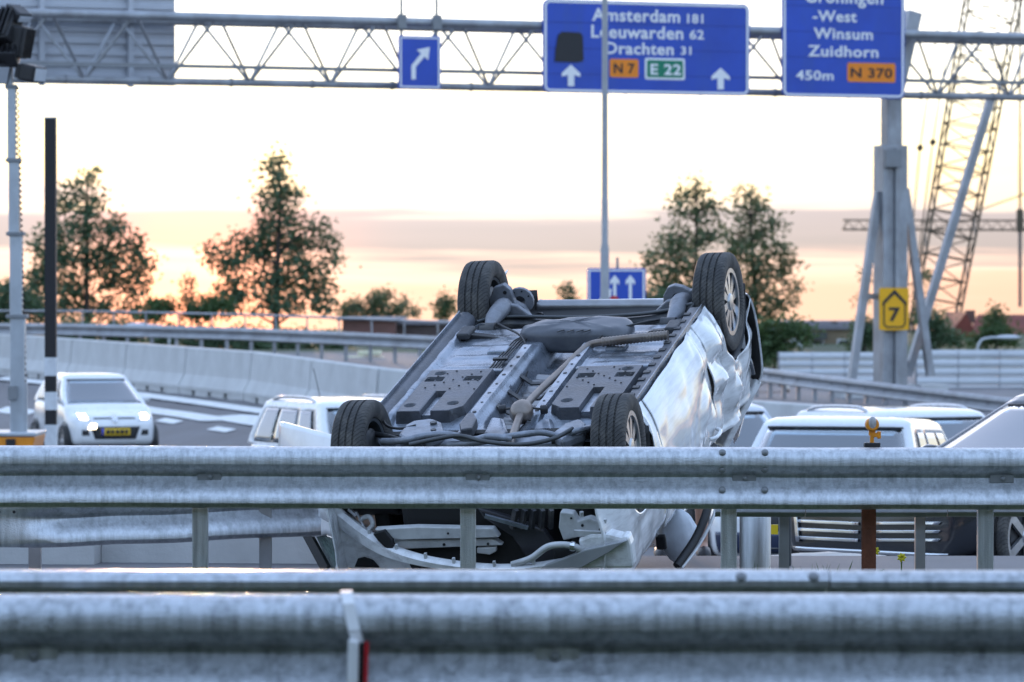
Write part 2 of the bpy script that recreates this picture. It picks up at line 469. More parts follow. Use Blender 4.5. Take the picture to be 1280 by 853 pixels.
# --- middle rail: front beam in sections
YM = 20.0
mr_ = thing('guardrail', 'galvanised guardrail beam right in front of the overturned car', 'guardrail', (0, YM, 0))
SPL = at(968, 600, YM).x
obj('beam', straight_beam(-9.0, SPL, YM - .004, HR, 21, -1, .003, slope=-.0022), GALV, mr_, world=True, smooth=40)
obj('beam', straight_beam(SPL - .32, 9.0, YM + .003, HR - .001, 21, -1, .003, slope=-.0022), GALV, mr_, world=True, smooth=40)
for px in (902, 955):
    x = at(px, 600, YM).x
    for py, ny, nz_ in ((565, -.75, .66), (587, -.85, -.5), (612, -.85, .5)):
        z = at(px, py, YM).z
        dep = {565: -.074, 587: -.056, 612: -.058}[py]
        obj('bolt', MB().lathe((x, YM + dep, z), (0, ny, nz_), [(.016, -.012), (.018, .004), (.012, .012), (.004, .014)], 12), STEEL, mr_, world=True, smooth=40)
for px in [262, 597, 930, 1252] + [262 - 333 * k for k in range(1, 5)] + [1252 + 333 * k for k in range(1, 5)]:
    x = at(px, 597, YM).x; z = HR - .155 - .0022 * x
    pl = obj('bolt_plate', MB().bx(x - .06, x + .06, YM - .013, YM - .005, z - .021, z + .021), STEEL, mr_, world=True, bevel=.003)
    obj('bolt', bolt_mb(x + .005, YM - .014, z, .013), STEEL, pl, world=True, smooth=40)
for px in [250, 585, 911, 1232] + [250 - 333 * k for k in range(1, 5)] + [1232 + 333 * k for k in range(1, 5)]:
    x = at(px, 670, YM + .02).x
    obj('post', sigma_post(x, YM + .01, -.05, .735, .078, .06), GALV, mr_, world=True, bevel=.004)

# rusty post with an orange lamp, standing just behind the middle rail
RUST = mat('rust', (.16, .05, .022), .85, 0, .35, (14, 14, 4), .4, 60, dirt=(.07, .028, .018), damt=.7, dscale=(9, 9, 3))
q = at(1086, 670, YM + .13)
rp_ = thing('rusty_post', 'rusty brown steel post behind the middle guardrail', 'post', (q.x, YM + .13, -.02))
m = MB(); m.bx(q.x - .034, q.x + .034, YM + .10, YM + .108, -.03, .74); m.bx(q.x - .003, q.x + .003, YM + .108, YM + .16, -.03, .74); m.bx(q.x - .034, q.x + .034, YM + .16, YM + .168, -.03, .74)
obj('profile', m, RUST, rp_, world=True)
obj('foot_plate', MB().bx(q.x - .08, q.x + .08, YM + .05, YM + .22, -.03, -.005), RUST, rp_, world=True)
ORANGE = mat('orange_plastic', (.75, .26, .01), .4, 0, .08, coat=.3)
q = at(1090, 560, YM + .13)
wl = thing('warning_lamp', 'small orange warning lamp with round lens on top of the rusty post', 'warning lamp', (q.x, YM + .13, .74))
X, Yw = q.x, YM + .13
obj('base', MB().bx(X - .04, X + .04, Yw - .03, Yw + .03, .738, .765), PLAST, wl, world=True, bevel=.004)
obj('bracket', MB().tube([(X, Yw, .76), (X, Yw, .80)], .011, 8).bx(X - .003, X + .04, Yw - .012, Yw + .012, .792, .815).bx(X + .026, X + .044, Yw - .014, Yw + .014, .785, .822), ORANGE, wl, world=True, bevel=.003)
hd = obj('housing', MB().lathe((X, Yw + .02, .857), (0, -1, 0), [(.02, -.02), (.034, -.012), (.036, .02), (.034, .045), (.028, .052)], 20).bx(X - .016, X + .016, Yw - .01, Yw + .012, .80, .83), ORANGE, wl, world=True, smooth=35)
LENS = mat('grey_lens', (.42, .40, .40), .25, 0, .3, (60, 60, 60), coat=.5)
m = MB(); m.lathe((X, Yw - .028, .866), (0, -1, 0), [(.021, -.004), (.021, .003), (.014, .010), (.004, .012)], 16)
for v in m.v: v.z = .866 + (v.z - .866) * 1.45
obj('lens', m, LENS, hd, world=True, smooth=50)

# --- rear rail of the middle barrier, torn open by the crash: a straight piece on the right ...
rr = thing('guardrail', 'lower guardrail with thin posts standing in front of the black car', 'guardrail', (2.2, 21.0, 0))
x0 = at(893, 645, 20.95).x
for a, b in ((x0, at(1005, 645, 20.95).x), (at(1005, 645, 20.95).x + .004, at(1182, 645, 20.95).x), (at(1182, 645, 20.95).x + .004, 8.5)):
    obj('beam', straight_beam(a, b, 20.95, .655, 31 + a, -1, .002), GALVD, rr, world=True, smooth=40)
for px in (980, 1150, 1320, 1490, 1660, 1830, 2000, 2170, 2340):
    x = at(px, 670, 21.02).x; obj('post', sigma_post(x, 21.0, -.14, .6, .052, .05), GALVD, rr, world=True)
# ... and a buckled piece on the left
lr = thing('guardrail', 'buckled guardrail beam torn loose, lying low behind the middle rail', 'guardrail', (-2.4, 22.3, 0))
pts, tw = [], []
n = 46
for i in range(n + 1):
    px = lerp(-60, 402, i / n); yy = lerp(22.0, 22.75, i / n)
    bot = interp(px, [(-60, 688), (0, 685), (100, 683), (200, 679), (300, 674), (402, 669)]); q = at(px, bot, yy)
    pts.append(Vector((q.x, yy + .012 * sin(i * .33), q.z + .31 + .003 * sin(i * .4)))); 
    tw.append(1.0 - .9 * sm(px, 90, 10))
m = MB(); pr = wprof(); npf = len(pr)
for i, p in enumerate(pts):
    for a, b in pr: m.v.append(p + Vector((0, -a * tw[i], b)))
for i in range(n):
    for t in range(npf):
        A = i * npf + t; B = i * npf + (t + 1) % npf; m.f.append([A, A + npf, B + npf, B])
m.f.append(list(range(npf))); m.f.append(list(range(n * npf, (n + 1) * npf))[::-1])
obj('beam', m, GALV, lr, world=True, smooth=40)
for px, py in ((-1, 640), (18, 640)):
    q = at(px, py, 22.04); obj('bolt_hole', MB().lathe((q.x, q.y - .012, q.z), (0, -1, 0), [(.009, 0), (.009, .004)], 10), PLAST, lr, world=True)
for px in (40, 330):
    q = at(px, 670, 22.5); obj('post', sigma_post(q.x, 22.62, -.15, .30, .07, .05), GALVD, lr, world=True)

# ================================================================== the overturned car
WLOC = Vector((-.160, 22.004, .930))
WROT = Matrix.Rotation(-.28375, 3, 'Z') @ Matrix.Rotation(.32308, 3, 'X') @ Matrix.Rotation(-.03288, 3, 'Y')
WINV = WROT.transposed()
wk = thing('overturned_car', 'white hatchback lying on its roof with its underside and wheels up, behind the guardrail', 'car', WLOC)
wk.rotation_mode = 'YXZ'; wk.rotation_euler = Euler((.32308, -.03288, -.28375), 'YXZ')
def toloc(p): return WINV @ (Vector(p) - WLOC)
def plane_px(px, py, axis_i, val):
    """car coordinates where a photo sight line meets the plane (axis = val) of the car"""
    o = toloc((0, 0, CH)); d = WINV @ ray(px, py); t = (val - o[axis_i]) / d[axis_i]; return o + d * t
def FW(px, py, w=-.22): return plane_px(px, py, 2, w)
def FV(px, py, v): return plane_px(px, py, 1, v)
def FD(px, py, d): return toloc(at(px, py, d))

UND = mat('underbody_paint', (.29, .32, .37), .28, .6, .22, (7, 7, 7), .15, 50, dirt=(.05, .047, .046), damt=.85, dscale=(3, 3, 3))
SHD = mat('underbody_coating', (.085, .09, .105), .38, .2, .2, (9, 9, 9), .3, 60, dirt=(.045, .043, .042), damt=.7, dscale=(4, 4, 4))
DRK = mat('dirty_black_metal', (.045, .047, .052), .5, .4, .3, (8, 8, 8), .2, 60, dirt=(.14, .13, .12), damt=.6, dscale=(6, 6, 6))
EXH = mat('exhaust_steel', (.24, .205, .18), .42, .7, .2, (9, 9, 9), .1, 60, dirt=(.17, .12, .09), damt=.6, dscale=(6, 6, 6))
MUF = mat('muffler_steel', (.30, .30, .31), .35, .8, .15, (6, 6, 6), dirt=(.2, .18, .16), damt=.5, dscale=(5, 5, 5))
WRW = mat('scratched_white_paint', (.86, .87, .88), .22, 0, .04, (3, 3, 3), coat=.9, dirt=(.22, .21, .20), damt=.38, dscale=(14, 2.2, 22))
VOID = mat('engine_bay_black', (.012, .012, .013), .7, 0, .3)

# floor pan with tunnel and rails
def hf(u, v):
    a = abs(u); z = -.238
    z -= .13 * (1 - sm(a, .085, .135)) * sm(v, .2, .45)
    if v < 1.62: z += .035 * sm(a, .145, .155) * (1 - sm(a, .212, .222)) * (1 - sm(v, 1.52, 1.6))
    z += .03 * sm(a, .655, .675)
    if 1.1 < v < 1.85 and .26 < a < .64:
        z += .007 * max(0, sin((v - 1.2) * 36)) * sm(a, .26, .30) * (1 - sm(a, .6, .64))
    if v < .42: z -= .05 * (1 - sm(v, .2, .42)) * (1 if a > .2 else .3)
    z += .004 * noise.noise(Vector((u * 9, v * 9, 3)))
    return z
fp = obj('floor_pan', MB().grid(lambda a, b: (lerp(-.70, .70, a), lerp(.08, 1.92, b), hf(lerp(-.70, .70, a), lerp(.08, 1.92, b))), 140, 150), UND, wk, smooth=50)
# coated panels left and right of the tunnel
def shield(s):
    U0, U1, V0, V1 = .245, .650, .34, 1.06
    def z(a, v):
        e = min(a - U0, U1 - a, v - V0, V1 - v)
        # clipped inner front corner
        e = min(e, (a - U0 + v - V0) - .08)
        t = -.182 - .075 * (1 - sm(e, .001, .014))
        def pit(x0, x1, y0, y1, d):
            q = min(a - x0, x1 - a, v - y0, y1 - v); return d * sm(q, 0, .006)
        t -= pit(.285, .390, .85, .925, .03); t -= pit(.515, .620, .85, .925, .03)
        t += pit(.325, .350, .870, .905, .022); t += pit(.555, .580, .870, .905, .022)
        t -= pit(.435, .500, .30, .68, .05)
        for cx, cy in ((.335, .47), (.585, .45), (.56, .985)):
            t -= .02 * (1 - sm(sqrt((a - cx) ** 2 + (v - cy) ** 2), .026, .034))
        return t
    m = MB().grid(lambda i, j: (s * lerp(U0 - .004, U1 + .004, i), lerp(V0 - .004, V1 + .004, j), z(lerp(U0 - .004, U1 + .004, i), lerp(V0 - .004, V1 + .004, j))), 64, 128)
    p = obj('floor_shield', m, SHD, wk, smooth=45)
    m = MB(); random.seed(5)
    for k in range(16):
        a = U0 + .03 + .35 * ((k * 7) % 16) / 16; v = .70 + .34 * (k / 16)
        m.lathe((s * a, v, -.180), (0, 0, 1), [(.006, -.004), (.006, .0025)], 8)
    stuff(obj('rivets', m, DRK, p))
    b = MB()
    for cx, cy in ((.335, .47), (.585, .45), (.56, .985)): b.lathe((s * cx, cy, -.2035), (0, 0, 1), [(.021, -.004), (.021, .003)], 14)
    stuff(obj('plug', b, PLAST, p))
    w = MB().bx(min(s * .442, s * .493), max(s * .442, s * .493), .36, .66, -.235, -.212); obj('slot_floor', w, UND, p)
shield(-1); shield(1)
# holes and bolts along the two rails
m = MB()
for s in (-1, 1):
    for i in range(9): m.lathe((s * .183, .22 + i * .155, -.2045), (0, 0, 1), [(.012 if i % 2 else .008, -.004), (.012 if i % 2 else .008, .004)], 10)
stuff(obj('rail_holes', m, PLAST, wk))
# brake and fuel lines beside the left rail
m = MB()
for i in range(4): m.tube([(-.27 - i * .018, 1.08, -.225), (-.265 - i * .018, 1.4, -.222), (-.25 - i * .018, 1.65, -.22), (-.22 - i * .015, 1.85, -.24)], .005, 6)
stuff(obj('fuel_lines', m, DRK, wk, smooth=60))
obj('line_clip', MB().bx(-.34, -.25, 1.30, 1.33, -.225, -.210), PLAST, wk, bevel=.003)
# sills
obj('sill', MB().sweep([(-.735, .30, 0), (-.735, 1.2, 0), (-.735, 2.12, 0)], [(-.05, -.20), (-.02, -.185), (.015, -.19), (.045, -.215), (.06, -.27), (.02, -.30), (-.05, -.27)]), SHD, wk, smooth=50)
obj('sill', MB().sweep([(.70, .30, 0), (.70, 2.10, 0)], [(-.045, -.215), (-.035, -.196), (.035, -.192), (.045, -.21), (.045, -.25), (-.045, -.25)]), SHD, wk, bevel=.004)
m = MB()
for i in range(13): m.bx(.662, .700, .42 + i * .127, .46 + i * .127, -.205, -.1885)
stuff(obj('sill_notches', m, DRK, wk))
obj('pinch_weld', MB().bx(.742, .748, .35, 2.08, -.24, -.170), UND, wk)
obj('pinch_weld', MB().bx(-.765, -.759, .35, 2.08, -.24, -.165), UND, wk)

# exhaust
def cat(pts, k=6):
    """smooth curve through the points"""
    P = [Vector(p) for p in pts]; o = []
    for i in range(len(P) - 1):
        a, b, c, d = P[max(i - 1, 0)], P[i], P[i + 1], P[min(i + 2, len(P) - 1)]
        for j in range(k):
            t = j / k; o.append(.5 * ((2 * b) + (c - a) * t + (2 * a - 5 * b + 4 * c - d) * t * t + (3 * b - a - 3 * c + d) * t ** 3))
    return o + [P[-1]]
ex = obj('exhaust_pipe', MB().tube(cat([FW(636, 560, -.20), FW(641, 545, -.19), FW(652, 516, -.18), FW(668, 495, -.20), FW(705, 460, -.22), FW(733, 434, -.21), FW(752, 428, -.19), FW(790, 423, -.17), FW(832, 419, -.17)]), .022, 12), EXH, wk, smooth=60)
c = FW(652, 515, -.185); ax = (FW(668, 495, -.19) - FW(641, 545, -.19)).normalized()
obj('resonator', MB().lathe(c, ax, [(.024, -.09), (.045, -.065), (.064, -.03), (.066, .01), (.058, .05), (.036, .08), (.024, .09)], 20), EXH, ex, smooth=60)
m = MB()
p0, p1 = FW(752, 428, -.19), FW(835, 419, -.165)
fl = []
for i in range(40): fl.append((.030 if i % 2 else .025, (p1 - p0).length * i / 39))
m.lathe(p0, p1 - p0, fl, 12); obj('flexible_pipe', m, EXH, ex, smooth=30)
for s, px in ((-1, 628), (1, 680)):
    q = FW(px, 512, -.19)
    obj('exhaust_hanger', MB().tube([c, (c + q) / 2 + Vector((0, 0, .015)), q], .007, 6).lathe(q, (1, .2, 0), [(.022, -.02), (.026, -.015), (.026, .015), (.022, .02)], 10), PLAST, ex, smooth=50)
# muffler across the tail
a, b = FV(672, 383.5, 2.86), FV(838, 382.5, 2.86)
mu_ = obj('muffler', MB().lathe(a, b - a, [(.02, 0), (.042, .006), (.046, .02), (.043, .04), (.043, (b - a).length - .04), (.046, (b - a).length - .02), (.042, (b - a).length - .006), (.02, (b - a).length)], 24), MUF, wk, smooth=40)
obj('tail_pipe', MB().tube(cat([b, b + Vector((.07, -.03, .01)), b + Vector((.12, -.1, -.05))]), .02, 10), DRK, mu_, smooth=60)
obj('tail_pipe', MB().tube(cat([a, a + Vector((-.08, -.02, .0)), a + Vector((-.14, -.06, -.06))]), .02, 10), DRK, mu_, smooth=60)

# fuel tank
m = MB(); c = FW(722, 427, -.26)
def tank(i, j):
    th = i * 2 * pi; ph = (j - .5) * pi; e = .62
    f_ = lambda t: (abs(t) ** e) * (1 if t > 0 else -1)
    return (c.x - .02 + .345 * f_(cos(ph)) * f_(cos(th)), c.y + .06 + (.15 + .05 * cos(th * 1.0)) * f_(cos(ph)) * f_(sin(th)), c.z + .02 + .085 * f_(sin(ph)) + .012 * noise.noise(Vector((cos(th) * 3, sin(th) * 3, ph * 2))))
TANK = mat('tank_plastic', (.085, .09, .105), .38, 0, .15, (6, 6, 6), dirt=(.2, .2, .2), damt=.3, dscale=(7, 7, 7))
tk = obj('fuel_tank', m.grid(tank, 40, 20), TANK, wk, smooth=60, weld=True)
m = MB()
for px in (700, 712, 724, 733): 
    q = FW(px, 415, -.165); m.bar(q + Vector((-.018, 0, 0)), q + Vector((.018, .03, .002)), .008, .006)
stuff(obj('scrape_marks', m, DRK, tk))
# box covers in front of the rear axle
for pl_, nm in (([(577, 424), (585, 418), (638, 424), (640, 438), (578, 440)], 'canister'), ([(790, 424), (812, 414), (858, 410), (860, 424), (800, 432)], 'canister')):
    P = [FV(x, y, 1.74) for x, y in pl_]
    mm = MB(); n_ = len(P); mm.add(P + [p + Vector((0, .10, -.02)) for p in P], [list(range(n_)), list(range(n_, 2 * n_))[::-1]] + [(i, (i + 1) % n_, n_ + (i + 1) % n_, n_ + i) for i in range(n_)])
    obj(nm, mm, PLAST, wk, bevel=.008)
# bright bracket plates beside the boxes
for pts in ([(578, 415), (600, 404), (632, 412), (636, 420), (606, 419)], [(818, 405), (850, 398), (866, 402), (858, 411), (828, 413)]):
    P = [FV(x, y, 1.95) for x, y in pts]; mm = MB(); n_ = len(P)
    mm.add(P + [p + Vector((0, .02, -.02)) for p in P], [list(range(n_)), list(range(n_, 2 * n_))[::-1]] + [(i, (i + 1) % n_, n_ + (i + 1) % n_, n_ + i) for i in range(n_)])
    obj('bracket_plate', mm, UND, wk, bevel=.004)

# rear axle beam and trailing arms
bp = cat([FV(598, 412, 2.12), FV(618, 407, 2.22), FV(650, 405, 2.30), FV(720, 406, 2.33), FV(790, 403, 2.33), FV(838, 397, 2.27), FV(868, 389, 2.2)], 5)
m = MB(); k_ = len(bp)
for i, p in enumerate(bp):
    t = abs(i / (k_ - 1) - .5) * 2; h = lerp(.034, .055, t ** 3); d = lerp(.05, .07, t ** 3)
    m.v += [p + Vector((0, -d, -h)), p + Vector((0, -d * .9, h * .5)), p + Vector((0, -d * .3, h)), p + Vector((0, d * .6, h * .8)), p + Vector((0, d, -h * .3)), p + Vector((0, .0, -h * 1.1))]
for i in range(k_ - 1):
    for t in range(6): A = i * 6 + t; B = i * 6 + (t + 1) % 6; m.f.append([A, B, B + 6, A + 6])
m.f.append(list(range(6))); m.f.append(list(range((k_ - 1) * 6, k_ * 6))[::-1])
ax_ = obj('axle_beam', m, DRK, wk, smooth=50, bevel=.006)
obj('sway_bar', MB().tube([p + Vector((0, -.015, .052)) for p in bp], .012, 8), STEELD, ax_, smooth=60)
AXG = mat('axle_grey', (.25, .26, .29), .5, .3, .25, (9, 9, 9), .3, 60, dirt=(.07, .06, .055), damt=.6, dscale=(9, 9, 9))
def plate_px(name, pts, v, th, m_, parent, holes=(), bev=.006):
    P = [FV(x, y, v) for x, y in pts]; n_ = len(P); mm = MB()
    mm.add(P + [p + Vector((0, th, 0)) for p in P], [list(range(n_)), list(range(n_, 2 * n_))[::-1]] + [(i, (i + 1) % n_, n_ + (i + 1) % n_, n_ + i) for i in range(n_)])
    o = obj(name, mm, m_, parent, bevel=bev)
    if holes:
        hm = MB()
        for x, y, r in holes: hm.lathe(FV(x, y, v - .002), (0, 1, 0), [(r, -.003), (r, .004)], 12)
        stuff(obj('mounting_holes', hm, VOID, o))
    return o
la = plate_px('trailing_arm', [(612, 398), (612, 374), (617, 360), (629, 356), (637, 362), (643, 378), (655, 384), (662, 396), (664, 404), (640, 407), (622, 410)], 2.40, .05, AXG, ax_,
         [(631, 366, .012), (622, 388, .007), (636, 392, .009), (628, 379, .006)])
ra = plate_px('trailing_arm', [(829, 394), (829, 370), (834, 360), (842, 357), (852, 359), (862, 364), (876, 356), (876, 392), (858, 400), (838, 400)], 2.36, .05, AXG, ax_,
         [(845, 371, .020), (858, 380, .007), (851, 388, .006), (836, 385, .006)])
def holed_ring(name, cx, cy, v, R_, r_, parent):
    q = FV(cx, cy, v); mm = MB(); n_ = 20
    po = [(R_ * cos(i * 2 * pi / n_), R_ * sin(i * 2 * pi / n_)) for i in range(n_)]; pi_ = [(r_ * cos(i * 2 * pi / n_), r_ * sin(i * 2 * pi / n_)) for i in range(n_)]
    mm.ring(po, pi_, q, (1, 0, 0), (0, 0, 1), (0, .03, 0)); o = obj(name, mm, AXG, parent, bevel=.004)
    hm = MB()
    for k in range(6):
        t = .5 + k * pi / 4; hm.lathe(q + Vector((cos(t) * R_ * .78, -.003, sin(t) * R_ * .78)), (0, 1, 0), [(.006, 0), (.006, .006)], 8)
    stuff(obj('mounting_holes', hm, VOID, o))
for s in (-1, 1):
    obj('trailing_arm_tube', MB().tube(cat([(s * .56, 1.98, -.26), (s * .57, 2.12, -.235), (s * .56, 2.30, -.225), (s * .60, 2.46, -.28), (s * .64, 2.5, -.30)]), [.030, .032, .034, .036, .040, .044, .048, .05, .052, .055, .056, .056, .056, .056, .056, .056, .055, .055, .054, .054, .052, .05, .05, .05, .05], 12), AXG, ax_, smooth=60)
    obj('arm_bushing', MB().lathe((s * .56, 1.97, -.26), (1, 0, 0), [(.03, -.05), (.048, -.045), (.048, .045), (.03, .05)], 16), DRK, ax_, smooth=40)
    obj('gusset', MB().prism([(.30, -.36), (.56, -.30), (.57, -.20), (.47, -.215)], (0, 2.30, 0), (s, 0, 0), (0, 0, 1), (0, .04, 0)), AXG, ax_, bevel=.01)
holed_ring('spring_seat', 650, 377, 2.46, .085, .032, ax_)
holed_ring('spring_seat', 846, 378, 2.44, .080, .026, ax_)
for s in (-1, 1):
    obj('shock_absorber', MB().tube([(s * .52, 2.62, -.30), (s * .50, 2.50, -.52)], .028, 10).tube([(s * .50, 2.5, -.5), (s * .49, 2.42, -.70)], .02, 10), DRK, ax_, smooth=50)
    obj('coil_spring', MB().tube([(s * .44 + .05 * cos(t * .7), 2.55 + .05 * sin(t * .7), -.36 - t * .005) for t in range(48)], .008, 6), DRK, ax_, smooth=60)

# wheels
TYRE = mat('tyre_rubber', (.052, .05, .049), .75, 0, .2, (12, 12, 12), 0, dirt=(.17, .155, .135), damt=.6, dscale=(9, 9, 9))
def sipes(m_, cnt):
    t = m_.node_tree; k = t.links.new; P = t.nodes['Principled BSDF']
    co = t.nodes.new('ShaderNodeTexCoord'); s_ = t.nodes.new('ShaderNodeSeparateXYZ'); k(co.outputs['Object'], s_.inputs[0])
    a_ = t.nodes.new('ShaderNodeMath'); a_.operation = 'ARCTAN2'; k(s_.outputs['Z'], a_.inputs[0]); k(s_.outputs['Y'], a_.inputs[1])
    x_ = t.nodes.new('ShaderNodeMath'); x_.operation = 'MULTIPLY_ADD'; k(s_.outputs['X'], x_.inputs[0]); x_.inputs[1].default_value = 3.0; k(a_.outputs[0], x_.inputs[2])
    m1 = t.nodes.new('ShaderNodeMath'); m1.operation = 'MULTIPLY'; k(x_.outputs[0], m1.inputs[0]); m1.inputs[1].default_value = cnt
    s1 = t.nodes.new('ShaderNodeMath'); s1.operation = 'SINE'; k(m1.outputs[0], s1.inputs[0])
    p1 = t.nodes.new('ShaderNodeMapRange'); p1.inputs['From Min'].default_value = .55; p1.inputs['From Max'].default_value = .9; p1.inputs['To Min'].default_value = 1; p1.inputs['To Max'].default_value = 0; k(s1.outputs[0], p1.inputs['Value'])
    b = t.nodes.new('ShaderNodeBump'); b.inputs['Strength'].default_value = .9; b.inputs['Distance'].default_value = .012; k(p1.outputs['Result'], b.inputs['Height']); k(b.outputs['Normal'], P.inputs['Normal'])
sipes(TYRE, 70)
def wheel(parent, c, s, R=.30, W=.19, rim=.20, spokes=10, style=0, camber=0):
    """s = +1: the outer face looks to +x"""
    h = W / 2; pr = [(rim, -h * .80), (rim + .02, -h * .96), (R * .92, -h), (R * .975, -h * .9), (R, -h * .72)]
    for gx in (-.42, 0, .42):
        gx *= h
        pr += [(R + .001, gx - .006), (R - .008, gx - .0045), (R - .008, gx + .0045), (R + .001, gx + .006)]
    pr += [(R, h * .72), (R * .975, h * .9), (R * .92, h), (rim + .02, h * .96), (rim, h * .80)]
    root = obj('wheel', MB().lathe((0, 0, 0), (1, 0, 0), [(rim - .004, -h * .78), (rim - .004, h * .78), (rim - .02, h * .7), (rim - .03, 0), (rim - .02, -h * .7)], 40, close=True), STEELD, parent, loc=c, smooth=40)
    t = obj('tyre', MB().lathe((0, 0, 0), (1, 0, 0), pr, 56, close=True), TYRE, root, smooth=35)
    m = MB(); X = s * h * .62; D = s * .014
    n_ = 40
    circ = lambda r: [(r * cos(i * 2 * pi / n_), r * sin(i * 2 * pi / n_)) for i in range(n_)]
    m.ring(circ(rim + .004), circ(rim - .022), (X + s * .008, 0, 0), (0, 1, 0), (0, 0, 1), (D, 0, 0))
    m.lathe((X, 0, 0), (s, 0, 0), [(.052, -.01), (.055, .012), (.048, .022), (.02, .026)], 20)
    for i in range(spokes):
        a = 2 * pi * i / spokes; d0 = Vector((0, cos(a), sin(a))); d1 = Vector((0, -sin(a), cos(a)))
        w0, w1 = (.016, .030) if style == 0 else (.028, .034)
        r0, r1 = .04, rim - .015
        m.add([Vector((X + D, 0, 0)) + d0 * r0 + d1 * w0, Vector((X + D, 0, 0)) + d0 * r0 - d1 * w0, Vector((X + D * .6, 0, 0)) + d0 * r1 - d1 * w1, Vector((X + D * .6, 0, 0)) + d0 * r1 + d1 * w1,
               Vector((X - D, 0, 0)) + d0 * r0 + d1 * w0, Vector((X - D, 0, 0)) + d0 * r0 - d1 * w0, Vector((X - D, 0, 0)) + d0 * r1 - d1 * w1, Vector((X - D, 0, 0)) + d0 * r1 + d1 * w1],
              [(0, 1, 2, 3), (7, 6, 5, 4), (0, 4, 5, 1), (1, 5, 6, 2), (2, 6, 7, 3), (3, 7, 4, 0)])
    obj('hub_cap', m, ALLOY, root, smooth=30)
    obj('brake_drum', MB().lathe((X - s * .05, 0, 0), (s, 0, 0), [(.06, -.08), (.11, -.075), (.14, -.06), (.145, .02), (.06, .025)], 24), DRK, root, smooth=40)
    return root
wheel(wk, (-.74, 0, -.30), -1); fr_ = wheel(wk, (.74, 0, -.30), 1)
rl_ = wheel(wk, (-.74, 2.5, -.30), -1); rr_ = wheel(wk, (.74, 2.5, -.30), 1)
fr_.rotation_euler = (.4, 0, 0.05); rl_.rotation_euler = (.1, 0, 0.03)

# body sides
def uside(h):
    return interp(h, [(.19, .755), (.24, .785), (.30, .815), (.38, .835), (.5, .848), (.62, .852), (.75, .845), (.88, .828), (.98, .80)])
def side_panel(name, s, v0, v1, crum, h1=.97, seed=0, mt=None):
    def htop(v):
        h = .20
        for vc in (0, 2.5):
            if abs(v - vc) < .36: h = max(h, .30 + sqrt(.36 ** 2 - (v - vc) ** 2) * .98)
        return h
    nv = max(24, int((v1 - v0) * 60)); nh = 26
    def fn(i, j):
        v = lerp(v0, v1, i); h = lerp(htop(v), h1, j); u = uside(h)
        u -= .05 * sm(v, 2.6, 3.1) + .10 * sm(-v, .3, .75)
        k = crum(v, h) if crum else 0
        n1 = noise.noise(Vector((v * 2.3, h * 3.1, seed))); n2 = noise.noise(Vector((v * 5.1 + 7, h * 4.3, seed + 4))); n3 = noise.noise(Vector((v * 11, h * 9, seed + 8)))
        u += k * (.12 * (abs(n1) - .25) + .040 * (abs(n2) - .2) - .006 * abs(n3)) + .003 * n1
        # wheel arch lip
        for vc in (0, 2.5):
            r = sqrt((v - vc) ** 2 + (h - .30) ** 2)
            u += .012 * (1 - sm(r, .36, .41)) if h > .25 else 0
        return (s * u, v + k * .02 * n2, -h)
    return obj(name, MB().grid(fn, nv, nh), mt or WRW, wk, smooth=26, solid=.006)
qp = side_panel('quarter_panel', 1, 1.765, 2.845, lambda v, h: .55 + .9 * sm(v, 1.75, 2.0) * (1 - sm(v, 2.35, 2.8)) * sm(h, .3, .6), 1.02, 3)
dr = side_panel('door', 1, .50, 1.755, lambda v, h: .15 + .5 * sm(v, 1.3, 1.75), .97, 11)
side_panel('fender', 1, -.62, .49, lambda v, h: .25, .93, 17)
side_panel('quarter_panel', -1, 1.765, 2.98, lambda v, h: .3, .98, 23)
side_panel('fender', -1, -.55, .40, lambda v, h: .35, .95, 29)
obj('door_handle', MB().tube(cat([(.852, 1.52, -.82), (.885, 1.56, -.82), (.885, 1.66, -.82), (.852, 1.70, -.82)]), .012, 8), WRW, dr, smooth=60)
# inner wheel arches
for s in (-1, 1):
    for vc in (0, 2.5):
        m = MB()
        m.grid(lambda i, j: (s * lerp(.50, .825, i), vc + .355 * cos(pi * j), -.30 - .345 * sin(pi * j)), 6, 20)
        obj('wheel_arch_liner', m, PLAST, wk, smooth=60, solid=.005)
# underside of the tail, rear bumper
m = MB().grid(lambda i, j: (lerp(-.74, .74, i), lerp(1.95, 3.0, j), -.46 - .02 * sin(i * 9) * sin(j * 7)), 20, 12)
obj('boot_floor', m, SHD, wk, smooth=40)
bpts = []
for i in range(25):
    t = i / 24 * 2 - 1; bpts.append(Vector((t * .74, 3.02 - .16 * abs(t) ** 5, 0)))
m = MB(); prb = [(.0, -.475), (.06, -.48), (.075, -.60), (.06, -.75), (-.01, -.80), (-.02, -.49)]
for i, p in enumerate(bpts):
    d = bpts[min(i + 1, 24)] - bpts[max(i - 1, 0)]; nrm = Vector((-d.y, d.x, 0)).normalized()
    for a, b in prb: m.v.append(p + nrm * a + Vector((0, 0, b)))
for i in range(24):
    for t in range(6): A = i * 6 + t; B = i * 6 + (t + 1) % 6; m.f.append([A, B, B + 6, A + 6])
m.f.append(list(range(6))); m.f.append(list(range(24 * 6, 150))[::-1])
bu = obj('rear_bumper', m, WRW, wk, smooth=40)
q0, q1 = FV(640, 377.5, 2.98), FV(872, 374.5, 2.98)
obj('bumper_lip', MB().bar(q0, q1, .03, .010, (0, 0, 1)), WRW, bu)
lm = MB()
for px in (662, 700, 738, 772, 806, 838): lm.lathe(FV(px, 380, 2.955), (0, 1, 0), [(.008, 0), (.008, .006)], 8)
stuff(obj('bumper_clips', lm, PLAST, bu))
